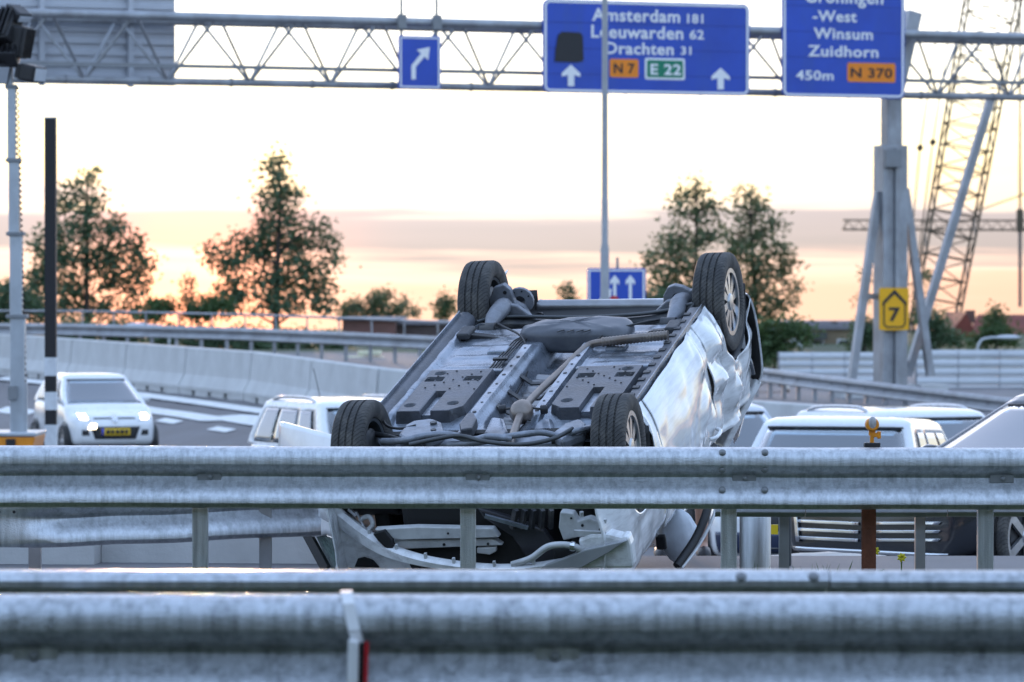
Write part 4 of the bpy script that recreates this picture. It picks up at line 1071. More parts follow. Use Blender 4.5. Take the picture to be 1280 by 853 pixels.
# --- white estate behind the wreck's left front wheel
q = at(445, 492, 50)
c2 = make_car('white_estate', 'white estate car with roof rails parked behind the open door of the wreck', q.x + .02, 51.6, radians(24), 4.3, 1.78, 1.64, WHITE, belt=1.04, hood=(.90, 1.05), wb=(.28, .985), roofy=(.42, .93), roofw=.74, rails=True, panes=3, R=.33)
obj('antenna', MB().tube([(0, 1.5, 1.62), (.0, 1.75, 2.0)], .006, 6), PLAST, c2.root)
for s in (-1, 1): front_patch(c2, 'headlight', [(s * .5, .72), (s * .80, .76), (s * .78, .90), (s * .56, .86)], LAMPG)
front_patch(c2, 'grille', [(-.42, .62), (.42, .62), (.40, .80), (-.40, .80)], PLAST)

# --- white saloon / estate on the right, facing us
q = at(1012, 520, 36.0)
c3 = make_car('white_saloon', 'white car with pale seats behind its windscreen, parked right beside the wreck', q.x + .48, 38.2, radians(-15), 4.6, 1.84, 1.52, WHITE, belt=.90, hood=(.76, .90), wb=(.27, .95), roofy=(.39, .83), roofw=.76, panes=3, R=.32, seat=SEATM)
for s in (-1, 1): front_patch(c3, 'headlight', [(s * .46, .60), (s * .80, .66), (s * .78, .76), (s * .50, .70)], LAMPG)
front_patch(c3, 'grille', [(-.40, .45), (.40, .45), (.44, .68), (-.44, .68)], PLAST)
front_patch(c3, 'lower_bumper', [(-.82, .25), (.82, .25), (.84, .44), (-.84, .44)], mat('dark_blue_plastic', (.02, .03, .07), .3, coat=.4), .01, n=(20, 6))

# --- white off-roader behind it
q = at(1172, 511, 44.5)
c4 = make_car('white_crossover', 'white crossover with tall silver roof rails parked behind the white saloon', q.x - .02, 46.2, radians(24), 4.5, 1.86, 1.63, WHITE, belt=1.02, hood=(.92, 1.04), wb=(.27, .97), roofy=(.42, .88), roofw=.76, rails=True, panes=3, R=.35)
for s in (-1, 1): front_patch(c4, 'headlight', [(s * .5, .74), (s * .84, .78), (s * .82, .90), (s * .56, .87)], LAMPG)
front_patch(c4, 'grille', [(-.42, .60), (.42, .60), (.42, .84), (-.42, .84)], PLAST)

# --- black car at the right edge
q = at(1205, 690, 28.6)
c5 = make_car('black_car', 'black car with chrome grille slats and bright five spoke wheels behind the lower guardrail', 3.98, 30.3, radians(-40), 4.5, 1.82, 1.46, BLACKP, belt=.88, hood=(.76, .88), wb=(.36, .95), roofy=(.60, .84), roofw=.72, panes=2, R=.355, spokes=5, nose=.15, axles=(.135, .79))
for i in range(3):
    z = .27 + i * .06
    front_patch(c5, 'grille_slat', [(-.62, z), (-.08, z), (-.08, z + .022), (-.62, z + .022)], CHROME, .02)
    front_patch(c5, 'grille_slat', [(.08, z + .01), (.60, z + .03), (.62, z + .05), (.08, z + .03)], CHROME, .02)
front_patch(c5, 'chrome_lip', [(-.66, .185), (.66, .185), (.68, .215), (-.68, .215)], CHROME, .025, n=(20, 3))
front_patch(c5, 'grille_frame', [(-.63, .25), (-.60, .25), (-.64, .50), (-.67, .50)], CHROME, .025)
for s in (-1, 1): front_patch(c5, 'headlight', [(s * .48, .66), (s * .80, .68), (s * .78, .76), (s * .52, .74)], LAMPG, .01)
front_patch(c5, 'number_plate', [(-.62, .72), (-.12, .72), (-.12, .76), (-.62, .76)], YPL, .02)

# --- silver car half hidden behind the wreck's tail
q = at(934, 508, 47)
c6 = make_car('silver_estate', 'silver estate with a roof rail, mostly hidden behind the tail of the wreck', q.x - .42, 48.5, radians(20), 4.4, 1.78, 1.66, mat('silver_car_paint', (.55, .57, .60), .3, .5, .04, coat=.7), belt=1.0, hood=(.86, 1.0), wb=(.26, .97), roofy=(.4, .9), rails=True, panes=3, R=.33)
for s in (-1, 1): front_patch(c6, 'headlight', [(s * .5, .70), (s * .80, .74), (s * .78, .86), (s * .54, .82)], LAMPG)

# ================================================================== sign gantry
GPH = radians(20); GD = 91.0
GE, GN = Vector((cos(GPH), sin(GPH), 0)), Vector((sin(GPH), -cos(GPH), 0))      # along the gantry, and towards the camera
def gan(t, n, z): return Vector((0, GD, 0)) + GE * t + GN * n + Vector((0, 0, z))
def gpx(px, py, n=0.):
    """(t, z) where a photo sight line meets the vertical plane n metres in front of the gantry axis"""
    o = Vector((0, 0, CH)); d = ray(px, py); p0 = gan(0, n, 0); k = (p0 - o).dot(GN) / d.dot(GN); q = o + d * k
    return (q - p0).dot(GE), q.z
ga = thing('sign_gantry', 'grey lattice sign gantry spanning the motorway on a braced column', 'gantry', gan(gpx(1115, 480)[0], 0, -.75))
TL, TR = gpx(-60, 60)[0], gpx(1400, 60)[0]
ZT, ZB = gpx(640, 31, .72)[1], gpx(640, 110)[1]
for n_ in (.72, -.72):
    obj('top_chord', MB().tube([gan(TL, n_, ZT), gan(TR, n_, ZT)], .105, 10), GALVD, ga, world=True, smooth=50)
obj('bottom_chord', MB().tube([gan(TL, 0, ZB), gan(TR, 0, ZB)], .085, 10), GALVD, ga, world=True, smooth=50)
zc = gpx(640, 91, .3)[1]
obj('conduit', MB().bar(gan(TL, .3, zc), gan(TR, .3, zc), .06, .09), STEEL, ga, world=True)
t0 = gpx(312, 103)[0]; step = gpx(413, 105)[0] - t0
i = -4
while t0 + i * step < TR - .5:
    t = t0 + i * step
    if t > TL + .5:
        for n_ in (.72, -.72):
            for s in (-.5, .5):
                obj('web_bar', MB().tube([gan(t + s * .06, n_ * .06, ZB + .05), gan(t + s * step * .93, n_, ZT - .05)], .036, 6), GALVD, ga, world=True, smooth=60)
        obj('cross_bar', MB().tube([gan(t + step / 2, -.72, ZT), gan(t + step / 2, .72, ZT)], .04, 6), GALVD, ga, world=True)
        obj('chord_clamp', MB().tube([gan(t - .45, 0, ZB), gan(t - .40, 0, ZB)], .105, 10), STEEL, ga, world=True)
    i += 1
# column with brackets and braces
tc0 = gpx(1113, 300)[0]
def zy(py): return gpx(1113, py)[1]
zg = -.85
PG = gz(*gan(tc0, 0, 0).xy) - .1
obj('column', MB().sweep([gan(tc0 - .33, 0, 0), gan(tc0 + .33, 0, 0)], [(-.26, PG), (.26, PG), (.26, zy(182)), (-.26, zy(182))]), GALVD, ga, world=True, bevel=.02)
for s in (-.30, .02): obj('column_flange', MB().prism([(-.05, PG), (.05, PG), (.05, zy(186)), (-.05, zy(186))], gan(tc0 + s, .265, 0), GE, (0, 0, 1), GN * .09), GALVD, ga, world=True)
obj('column_head', MB().sweep([gan(tc0 - .17, 0, 0), gan(tc0 + .22, 0, 0)], [(-.2, zy(184)), (.2, zy(184)), (.2, zy(118)), (-.2, zy(118))]), GALVD, ga, world=True, bevel=.02)
obj('junction_box', MB().prism([(-.34, zy(210)), (.06, zy(210)), (.06, zy(188)), (-.34, zy(188))], gan(tc0, .36, 0), GE, (0, 0, 1), GN * .14), STEEL, ga, world=True, bevel=.01)
a, b = gpx(1143, 15, .2), gpx(1118, 122, .2)
obj('sign_bracket', MB().bar(gan(a[0], .15, a[1]), gan(b[0], .15, b[1]), .34, .34, GN), GALVD, ga, world=True, bevel=.015)
def strut(p, q, w, n0, n1, nm='brace'):
    a, b = gpx(p[0], p[1], n0), gpx(q[0], q[1], n1); obj(nm, MB().bar(gan(a[0], n0, a[1]), gan(b[0], n1, b[1]), w, w, GN), GALVD, ga, world=True)
strut((1098, 240), (1064, 480), .17, .1, .1); strut((1131, 236), (1163, 470), .17, .1, .1)
strut((1083, 371), (1100, 371), .14, .1, .1); strut((1240, 119), (1134, 470), .17, -.05, -.3)
strut((1098, 350), (1136, 470), .12, -.3, -.3)
for px in (1064, 1163, 1134):
    t = gpx(px, 475, .1)[0]; zz = gz(*gan(t, .1, 0).xy)
    obj('foundation', MB().prism([(-.35, -.35), (.35, -.35), (.35, .35), (-.35, .35)], gan(t, 0 if px != 1134 else -.3, zz - .15), GE, GN, (0, 0, .45)), CONC, ga, world=True)

# ---- sign boards
SBLUE = mat('sign_blue', (.020, .072, .44), .38, 0, .14, (.8, .8, .8), dirt=(.03, .085, .36), damt=.6, dscale=(2.5, 2.5, .5))
SWHITE = mat('sign_white', (.80, .80, .80), .5, 0, .03)
SGREY = mat('sign_back_grey', (.46, .48, .52), .5, .3, .12, (2, 2, 2), dirt=(.34, .35, .38), damt=.5)
SORG = mat('route_orange', (.85, .24, .008), .45, 0, .04)
SGRN = mat('route_green', (.0, .19, .10), .45, 0, .04)
SBLK = mat('sign_black', (.02, .02, .022), .6)
def rrect(x0, x1, z0, z1, r, n=5):
    p = []
    for cx, cz, a0 in ((x1 - r, z0 + r, -pi / 2), (x1 - r, z1 - r, 0), (x0 + r, z1 - r, pi / 2), (x0 + r, z0 + r, pi)):
        for i in range(n + 1): a = a0 + i * pi / 2 / n; p.append((cx + r * cos(a), cz + r * sin(a)))
    return p
class Board:
    """flat sign in a vertical plane: e = unit vector along, nrm = towards the reader, o = any point of the plane"""
    def __init__(s, name, label, o, e, nrm, rect, th=.06, r=.10, m=SBLUE, border=.05, cat_='road sign', bm=SWHITE):
        s.o, s.e, s.n = Vector(o), Vector(e), Vector(nrm); s.k = 0
        x0, x1, z0, z1 = rect
        base = s.o + s.e * (x0 + x1) / 2 + Vector((0, 0, z0)); s.t = thing(name, label, cat_, base)
        s.panel = obj('panel', MB().prism(rrect(x0, x1, z0, z1, r), s.o - s.n * th, s.e, (0, 0, 1), s.n * th), m, s.t, world=True)
        if border:
            g_ = .03
            obj('border', MB().ring(rrect(x0 + g_, x1 - g_, z0 + g_, z1 - g_, max(.01, r - g_)), rrect(x0 + g_ + border, x1 - g_ - border, z0 + g_ + border, z1 - g_ - border, max(.01, r - g_ - border)), s.o + s.n * .001, s.e, (0, 0, 1), s.n * .008), bm, s.t, world=True)
    def poly(s, name, pts, m, par=None, lift=.004, th=.006):
        return obj(name, MB().prism(pts, s.o + s.n * lift, s.e, (0, 0, 1), s.n * th), m, par or s.t, world=True)
    def text(s, txt, x0, x1, z0, z1, m, par=None, lift=.012, bold=.022, capref=None):
        """lettering stretched into the box; z0..z1 is the height of the capitals"""
        cu = bpy.data.curves.new('lettering', 'FONT'); cu.body = txt; cu.size = 1; cu.offset = bold; cu.extrude = 0; cu.resolution_u = 3; cu.space_character = 1.06
        o = bpy.data.objects.new('tmp', cu); C.objects.link(o); bpy.context.view_layer.update()
        me = bpy.data.meshes.new_from_object(o.evaluated_get(bpy.context.evaluated_depsgraph_get()))
        bpy.data.objects.remove(o); bpy.data.curves.remove(cu)
        vs = [v.co.copy() for v in me.vertices]; fs = [list(p.vertices) for p in me.polygons]; bpy.data.meshes.remove(me)
        ax, bx_ = min(v.x for v in vs), max(v.x for v in vs); cap = .73
        mm = MB(); mm.add([s.o + s.n * lift + s.e * (x0 + (v.x - ax) / (bx_ - ax) * (x1 - x0)) + Vector((0, 0, z0 + v.y / cap * (z1 - z0))) for v in vs], fs)
        return obj('lettering', mm, m, par or s.t, world=True, solid=.004)
    def arrow(s, cx, z0, z1, w, par=None, name='arrow', m=None, head=.42, ang=0., stem=.26):
        h = z1 - z0; hz = z1 - h * head
        pts = [(-w * stem / 2, z0), (w * stem / 2, z0), (w * stem / 2, hz + h * .02), (w / 2, hz - h * .06), (w / 2, hz + h * .10), (0, z1), (-w / 2, hz + h * .10), (-w / 2, hz - h * .06), (-w * stem / 2, hz + h * .02)]
        zc_ = (z0 + z1) / 2; ca, sa = cos(ang), sin(ang)
        pts = [(cx + a * ca + (b - zc_) * sa, zc_ - a * sa + (b - zc_) * ca) for a, b in pts]
        return s.poly(name, pts, m or SWHITE, par, .010)
NB = .90
def gb(x0, y0, x1, y1, n=NB):
    """rectangle in gantry coordinates from photo corners (left, top, right, bottom)"""
    a = gpx(x0, (y0 + y1) / 2, n)[0]; b = gpx(x1, (y0 + y1) / 2, n)[0]
    xm = (x0 + x1) / 2
    return a, b, gpx(xm, y1, n)[1], gpx(xm, y0, n)[1]
def gboard(name, label, rect, **k):
    return Board(name, label, gan(0, NB, 0), GE, GN, gb(*rect), **k)
# large direction sign
B1 = gboard('direction_sign', 'large blue motorway direction sign listing Amsterdam, Leeuwarden and Drachten', (679, 2, 937, 118), r=.16)
def btext(B, txt, x0, yt, x1, yb_, m=SWHITE, n=NB + .01, **k):
    a, b, z0, z1 = gb(x0, yt, x1, yb_, n); return B.text(txt, a, b, z0, z1, m, **k)
btext(B1, 'Amsterdam', 740, 11, 850, 27); btext(B1, '181', 859, 17.5, 879, 29)
btext(B1, 'Leeuwarden', 739, 32, 854, 48); btext(B1, '62', 862, 37.5, 880, 49)
btext(B1, 'Drachten', 757, 53, 842, 68); btext(B1, '31', 851, 58, 864, 68.5)
def shield_px(B, rect, m, txt, tm, trect, border=None):
    x0, x1, z0, z1 = gb(*rect); 
    p = B.poly('route_panel', rrect(x0, x1, z0, z1, .05), border or m, None, .004)
    if border: B.poly('route_field', rrect(x0 + .05, x1 - .05, z0 + .05, z1 - .05, .03), m, p, .008)
    a, b, c_, d = gb(*trect); B.text(txt, a, b, c_, d, tm, p, .018)
shield_px(B1, (762, 74, 798, 97), SORG, 'N 7', SBLK, (767, 79, 793, 91.5))
shield_px(B1, (806, 73, 856, 100), SGRN, 'E 22', SWHITE, (813, 80, 851, 93.5), SWHITE)
for px, y0, y1 in ((713.5, 81, 108), (900.5, 85, 112)):
    a, b, z0, z1 = gb(px - 11.5, y0, px + 11.5, y1); B1.arrow((a + b) / 2, z0, z1, b - a, stem=.34, head=.5)
P = [gpx(x, y, NB) for x, y in ((693, 77), (694, 62), (697, 44), (702, 40), (725, 41), (728, 45), (729, 76), (722, 78))]
B1.poly('blanking_cover', P, SBLK, None, .006, .02)
for i in range(3):
    a, b, z0, z1 = gb(682, 30 + i * 32, 934, 31 + i * 32); B1.poly('panel_joint', [(a, z0), (b, z0), (b, z0 + .012), (a, z0 + .012)], mat('sign_seam', (.012, .03, .2), .5), None, .0015, .002)
# exit sign
B2 = gboard('exit_sign', 'tall blue exit sign for Groningen-West, Winsum and Zuidhorn with an orange N 370', (978, -52, 1131, 122.5), r=.16)
btext(B2, 'Groningen', 1006, -13, 1104, 4); btext(B2, '-West', 1016, 13, 1071, 27); btext(B2, 'Winsum', 1017, 35, 1091, 49); btext(B2, 'Zuidhorn', 1010, 57, 1098, 71); btext(B2, '450m', 995, 88, 1042, 100)
shield_px(B2, (1059, 79, 1119, 103), SORG, 'N 370', SBLK, (1063, 85, 1115, 97))
for i in range(3):
    a, b, z0, z1 = gb(981, 8 + i * 32, 1128, 9 + i * 32); B2.poly('panel_joint', [(a, z0), (b, z0), (b, z0 + .012), (a, z0 + .012)], MATS['sign_seam'], None, .0015, .002)
# small lane sign with a bent arrow, on two hangers
B3 = gboard('lane_arrow_sign', 'small blue lane sign with a bent white arrow hung on two rods', (498.5, 45, 551, 111.5), r=.03, border=.035)
P = [gpx(x, y, NB) for x, y in ((514, 99.5), (514, 82), (526, 67), (520.5, 62.5), (537, 59), (535, 75.5), (530.5, 71), (519.5, 84), (519.5, 99.5))]
B3.poly('arrow', P, SWHITE, None, .010)
for px in (501, 545):
    t = gpx(px, 30, .8)[0]
    o = obj('hanger_rod', MB().tube([gan(t, .84, gpx(px, 46, .84)[1] - .5), gan(t, .84, gpx(px, -20, .84)[1])], .035, 8), STEEL, B3.t, world=True)
    obj('clamp', MB().prism([(-.1, ZT - .16), (.1, ZT - .16), (.1, ZT + .16), (-.1, ZT + .16)], gan(t, .82, 0), GE, (0, 0, 1), GN * .1), STEEL, o, world=True)
# back of a sign for the other carriageway, ribbed
a, b = gpx(20, 50, -1.0), gpx(219, 50, -1.0)
t0_, t1_ = a[0] - 1.2, b[0]; z0_, z1_ = gpx(120, 106, -1.0)[1], gpx(120, -40, -1.0)[1]
bk_ = thing('reverse_side_sign', 'grey ribbed back of a large sign behind the gantry lattice', 'road sign', gan((t0_ + t1_) / 2, -1.0, z0_))
obj('panel', MB().prism([(t0_, z0_), (t1_, z0_), (t1_, z1_), (t0_, z1_)], gan(0, -1.06, 0), GE, (0, 0, 1), GN * .05), SGREY, bk_, world=True)
z = z0_ + .12
while z < z1_:
    obj('rib', MB().prism([(t0_ + .02, z), (t1_ - .02, z), (t1_ - .02, z + .13), (t0_ + .02, z + .13)], gan(0, -1.009, 0), GE, (0, 0, 1), GN * .06), SGREY, bk_, world=True, bevel=.015); z += .26
for px in (52, 163):
    t = gpx(px, 50, -.9)[0]; obj('upright', MB().prism([(t - .06, z0_ - .05), (t + .06, z0_ - .05), (t + .06, z1_), (t - .06, z1_)], gan(0, -.945, 0), GE, (0, 0, 1), GN * .12), SGREY, bk_, world=True)
# yellow diversion sign on the column
YEL = mat('sign_yellow', (.85, .42, .0), .45, 0, .04)
B4 = Board('diversion_sign', 'yellow diversion sign with black arrow outline and figure 7 on the gantry column', gan(0, .50, 0), GE, GN, gb(1100, 360, 1136, 413, .5), r=.05, m=YEL, border=0)
P = [gpx(x, y, .5) for x, y in ((1103, 378), (1118, 362), (1133, 378), (1133, 383), (1118, 368), (1103, 383))]
B4.poly('arrow_head', P, SBLK, None, .004)
x0, x1, z0, z1 = gb(1104, 376, 1132, 410, .5)
e_ = .035
ou = [(x0, z1 - .06), (x0, z0 + .08), (x0 + .08, z0), (x1 - .08, z0), (x1, z0 + .08), (x1, z1 - .06)]
for p_, q_ in zip(ou, ou[1:]):
    d = (Vector(q_) - Vector(p_)).normalized(); n2 = Vector((-d.y, d.x)) * e_; B4.poly('outline', [p_, q_, (q_[0] + n2.x, q_[1] + n2.y), (p_[0] + n2.x, p_[1] + n2.y)], SBLK, None, .004)
a, b, z0, z1 = gb(1111, 384, 1125, 401, .5); B4.text('7', a, b, z0, z1, SBLK, bold=.03)
obj('sign_bracket', MB().prism([(a, z0), (b, z0), (b, z0 + .08), (a, z0 + .08)], gan(0, .44, 0), GE, (0, 0, 1), GN * -.10), STEEL, B4.t, world=True)

# ---- lamp post standing nearer than the gantry
q = at(756, 340, 78); gzl = gz(q.x, 78)
lp = thing('lamp_post', 'tall slim grey lamp post rising past the big direction sign', 'lamp post', (q.x, 78, gzl))
h0, h1 = at(756, 335, 78).z, at(756, 312, 78).z
obj('pole', MB().tube([(q.x, 78, gzl - .1), (q.x, 78, h1), (q.x, 78, h1 + .12), (q.x, 78, h1 + 3), (q.x, 78, 9.5)], [.085, .085, .062, .060, .05], 12), mat('lamp_post_grey', (.34, .35, .37), .5, .4, .1), lp, world=True, smooth=40)
obj('arm', MB().tube([(q.x, 78, 9.45), (q.x, 77.6, 9.8), (q.x, 76.6, 9.9)], .04, 8), STEEL, lp, world=True, smooth=60)
obj('lantern', MB().bx(q.x - .14, q.x + .14, 75.9, 76.7, 9.84, 9.96), STEEL, lp, world=True, bevel=.04)
obj('door', MB().bx(q.x - .04, q.x + .04, 77.905, 77.93, gzl + .5, gzl + 1.0), STEEL, lp, world=True)

# small blue sign with lane arrows, beyond the wreck
d = 84.
B5 = Board('lane_sign', 'small blue sign with two straight white arrows and a merging arrow, below the lamp post', (0, d, 0), (1, 0, 0), (0, -1, 0),
           (at(734, 0, d).x, at(807.5, 0, d).x, at(0, 398, d).z, at(0, 335.5, d).z), r=.05, border=.035)
for px in (768.5, 788):
    B5.arrow(at(px, 0, d).x, at(0, 378, d).z, at(0, 344, d).z, 11.5 / 5000 * d, stem=.34, head=.30)
B5.arrow(at(752, 0, d).x, at(0, 392, d).z, at(0, 356, d).z, 12 / 5000 * d, stem=.34, head=.30, ang=.78)
obj('red_ring', MB().lathe((at(768, 0, d).x, d - .02, at(0, 376, d).z), (0, -1, 0), [(.10, 0), (.10, .012)], 20), mat('sign_red', (.5, .02, .02), .5), B5.t, world=True)
for px in (742, 772, 800):
    x = at(px, 0, d).x; g0 = gz(x, d)
    obj('post', MB().tube([(x, d + .09, g0 - .1), (x, d + .09, at(0, 340 if px != 772 else 322, d).z)], .028, 8), STEEL, B5.t, world=True)

# ================================================================== concrete barrier blocks along the road
def bpt(x): y = yb(x); return Vector((x, y, interp(x, BARZ)))
path = []
x = -29.5
while x < 20: path.append(bpt(x)); x += .05
acc = [0]
for a, b in zip(path, path[1:]): acc.append(acc[-1] + (b - a).length)
def along(s):
    for i in range(len(acc) - 1):
        if acc[i + 1] >= s: return path[i].lerp(path[i + 1], (s - acc[i]) / (acc[i + 1] - acc[i]))
    return path[-1]
JP = [(-.30, .09), (.30, .09), (.30, .17), (.17, .42), (.12, .98), (.10, 1.0), (-.10, 1.0), (-.12, .98), (-.17, .42), (-.30, .17)]
BL = 4.45
# a joint falls where the photo shows one
sj = min(range(len(path)), key=lambda i: abs(CX + FPX * path[i].x / path[i].y - 322)); s0 = acc[sj] % BL
k = 0; s = s0
lab = 'grey concrete safety barrier block with drainage notches, in the row along the far lane'
while s + BL < acc[-1]:
    a, b = along(s + .035), along(s + BL - .035)
    t = thing('concrete_barrier', lab, 'concrete barrier', (a + b) / 2, group='concrete barrier blocks along the lane')
    pts = [a, (a + b) / 2, b]
    obj('block', MB().sweep(pts, JP), CONC, t, world=True, bevel=.012)
    for i in range(4):
        p, q = a.lerp(b, .005 + i * .25), a.lerp(b, .20 + i * .25 + (.05 if i == 3 else 0) - .002)
        obj('foot', MB().sweep([p, q], [(-.295, -.12), (.295, -.12), (.295, .088), (-.295, .088)]), CONC, t, world=True)
    s += BL; k += 1

# ================================================================== far guardrails
def rail_path(pts, n):
    P = []
    for a, b in zip(pts, pts[1:]):
        for i in range(n): P.append(a.lerp(b, i / n))
    return P + [pts[-1]]
def far_rail(name, label, pts, gap, posth, handrail=None, scale=1.0):
    """pts: photo points of the upper edge with distance"""
    P = rail_path([at(*p) for p in pts], 8); t = thing(name, label, 'guardrail', P[len(P) // 2] - Vector((0, 0, posth)))
    obj('beam', MB().sweep(P, wprof(.006, scale)), GALVD, t, world=True, smooth=40)
    L_ = [0]
    for a, b in zip(P, P[1:]): L_.append(L_[-1] + (b - a).length)
    def al(s):
        for i in range(len(L_) - 1):
            if L_[i + 1] >= s: return P[i].lerp(P[i + 1], (s - L_[i]) / (L_[i + 1] - L_[i]))
        return P[-1]
    s = .3
    while s < L_[-1]:
        p = al(s); g0 = gz(p.x, p.y); obj('post', MB().bx(p.x - .05, p.x + .05, p.y + .03, p.y + .11, min(g0 - .15, p.z - posth), p.z - .02), GALVD, t, world=True); s += gap
    if handrail:
        Q = [p + Vector((0, .06, handrail)) for p in P]
        obj('handrail', MB().tube(Q, .032, 8), GALVD, t, world=True, smooth=60); s = .9
        while s < L_[-1]:
            p = al(s); obj('handrail_post', MB().tube([p + Vector((0, .07, -.1)), p + Vector((0, .06, handrail))], .024, 6), GALVD, t, world=True); s += 1.62
    return t
far_rail('guardrail', 'far guardrail with a thin handrail above it, in front of the brown building', [(-300, 402, 134), (-40, 404, 124), (100, 405, 120), (300, 410, 114), (450, 416, 109), (575, 422, 105)], 1.22, .85, .38, 1.15)
far_rail('guardrail', 'guardrail sloping down in front of the white site fence', [(940, 458, 95), (1000, 466, 92), (1100, 478, 88), (1190, 489, 85), (1320, 504, 81), (1560, 534, 75)], .92, .85, None, 1.1)

# ================================================================== site fences of white boards
FENW = mat('white_fence_board', (.62, .64, .66), .5, .1, .06, (.5, .5, .5), dirt=(.42, .43, .44), damt=.5, dscale=(.7, .7, 3))
def board_fence(label, a, b, rows, h, d):
    """a, b = photo (px, py) of the top corners"""
    p, q = at(a[0], a[1], d), at(b[0], b[1], d); t = thing('site_fence', label, 'fence', (p + q) / 2 - Vector((0, 0, rows * h)))
    n = max(1, int(round((q - p).length / 1.05)))
    for i in range(n):
        u, v = p.lerp(q, i / n), p.lerp(q, (i + 1) / n); e = (v - u).normalized() * .008
        for r in range(rows):
            z = -r * h
            obj('board', MB().add([u + e + Vector((0, 0, z - .012)), v - e + Vector((0, 0, z - .012)), v - e + Vector((0, -.035, z - h * .55)), u + e + Vector((0, -.035, z - h * .55)), u + e + Vector((0, -.01, z - h + .012)), v - e + Vector((0, -.01, z - h + .012)),
                                   u + e + Vector((0, .05, z - .012)), v - e + Vector((0, .05, z - .012)), v - e + Vector((0, .05, z - h + .012)), u + e + Vector((0, .05, z - h + .012))],
                                  [(0, 1, 2, 3), (3, 2, 5, 4), (6, 7, 1, 0), (4, 5, 8, 9), (7, 6, 9, 8), (0, 3, 4, 9, 6), (1, 7, 8, 5, 2)]), FENW, t, world=True)
    for i in range(n + 1):
        u = p.lerp(q, i / n); obj('post', MB().bx(u.x - .04, u.x + .04, u.y + .06, u.y + .14, gz(u.x, u.y) - .1, u.z), GALVD, t, world=True)
board_fence('low white boarded site fence left of the gantry column', (974, 440), (1097, 440), 5, .215, 108)
board_fence('taller white boarded site fence right of the gantry column', (1146, 437), (1560, 437), 6, .235, 104)

# ================================================================== left: light mast on its orange trailer
d = 52.
mx_ = at(20, 500, d); g0 = gz(mx_.x, d)
MASTM = mat('mast_aluminium', (.50, .53, .56), .4, .6, .12, (3, 3, 1), dirt=(.3, .31, .33), damt=.4)
lm_ = thing('light_mast', 'telescopic silver light mast with black floodlights on an orange trailer', 'light mast', (mx_.x, d, g0))
def pz(py): return at(0, py, d).z
secs = [(22, 556, 395, .095), (20, 400, 292, .080), (17.5, 296, 200, .068), (14.5, 204, 108, .054), (11.5, 112, 72, .042)]
for cx_, ya, yb_, r in secs:
    x = at(cx_, 0, d).x
    obj('mast_section', MB().bx(x - r, x + r, d - r, d + r, pz(ya), pz(yb_)), MASTM, lm_, world=True, bevel=.01)
    obj('collar', MB().bx(x - r * 1.5, x + r * 1.35, d - r * 1.4, d + r * 1.4, pz(yb_) - .03, pz(yb_) + .02), STEEL, lm_, world=True, bevel=.006)
x = at(31.5, 0, d).x; obj('guide_rail', MB().bx(x - .05, x + .02, d - .06, d + .04, pz(556), pz(478)), MASTM, lm_, world=True, bevel=.006)
x = at(12.5, 0, d).x; obj('control_box', MB().bx(x - .02, x + .10, d - .16, d - .10, pz(500), pz(482)), STEEL, lm_, world=True, bevel=.01)
# coiled cable
pts = []
for i in range(520):
    t_ = i / 519; py = lerp(110, 478, t_); cx_ = lerp(21.5, 29.5, t_)
    q = at(cx_, py, d); a = i * .62; rr = lerp(.022, .036, t_); pts.append(q + Vector((rr * cos(a), rr * sin(a) - .02, 0)))
obj('coiled_cable', MB().tube(pts, .010, 5), PLAST, lm_, world=True, smooth=60)
# floodlights
FLD = mat('floodlight_black', (.02, .02, .022), .45, .2, .15)
LENSW = mat('floodlight_glass', (.55, .58, .62), .15, .2, .1)
def flood(px, py, w, h, tilt, yaw):
    q = at(px, py, d - .1); M_ = Matrix.Rotation(yaw, 3, 'Z') @ Matrix.Rotation(tilt, 3, 'X')
    m = MB().bx(-w / 2, w / 2, -.12, .12, -h / 2, h / 2); m.v = [q + M_ @ v for v in m.v]; o = obj('floodlight', m, FLD, lm_, world=True, bevel=.03)
    m = MB().bx(-w / 2 + .03, w / 2 - .03, -.135, -.121, -h / 2 + .03, h / 2 - .03); m.v = [q + M_ @ v for v in m.v]; obj('floodlight_glass', m, LENSW, o, world=True)
    m = MB()
    for i in range(5): m.bx(-w / 2 + .02 + i * (w - .05) / 4, -w / 2 + .035 + i * (w - .05) / 4, .12, .17, -h / 2 + .02, h / 2 - .02)
    m.v = [q + M_ @ v for v in m.v]; stuff(obj('cooling_fins', m, FLD, o, world=True))
flood(6, 34, .36, .46, .5, 2.6); flood(22, 52, .30, .42, -.2, -1.9); flood(8, 66, .34, .36, .9, 3.0); flood(40, 92, .34, .22, .2, 1.2); flood(-4, 88, .30, .30, .6, .4); flood(24, 18, .26, .14, .6, .9)
obj('lamp_bracket', MB().bar(at(-8, 60, d), at(40, 60, d), .06, .06).bar(at(12, 20, d), at(12, 110, d), .08, .08), STEEL, lm_, world=True)
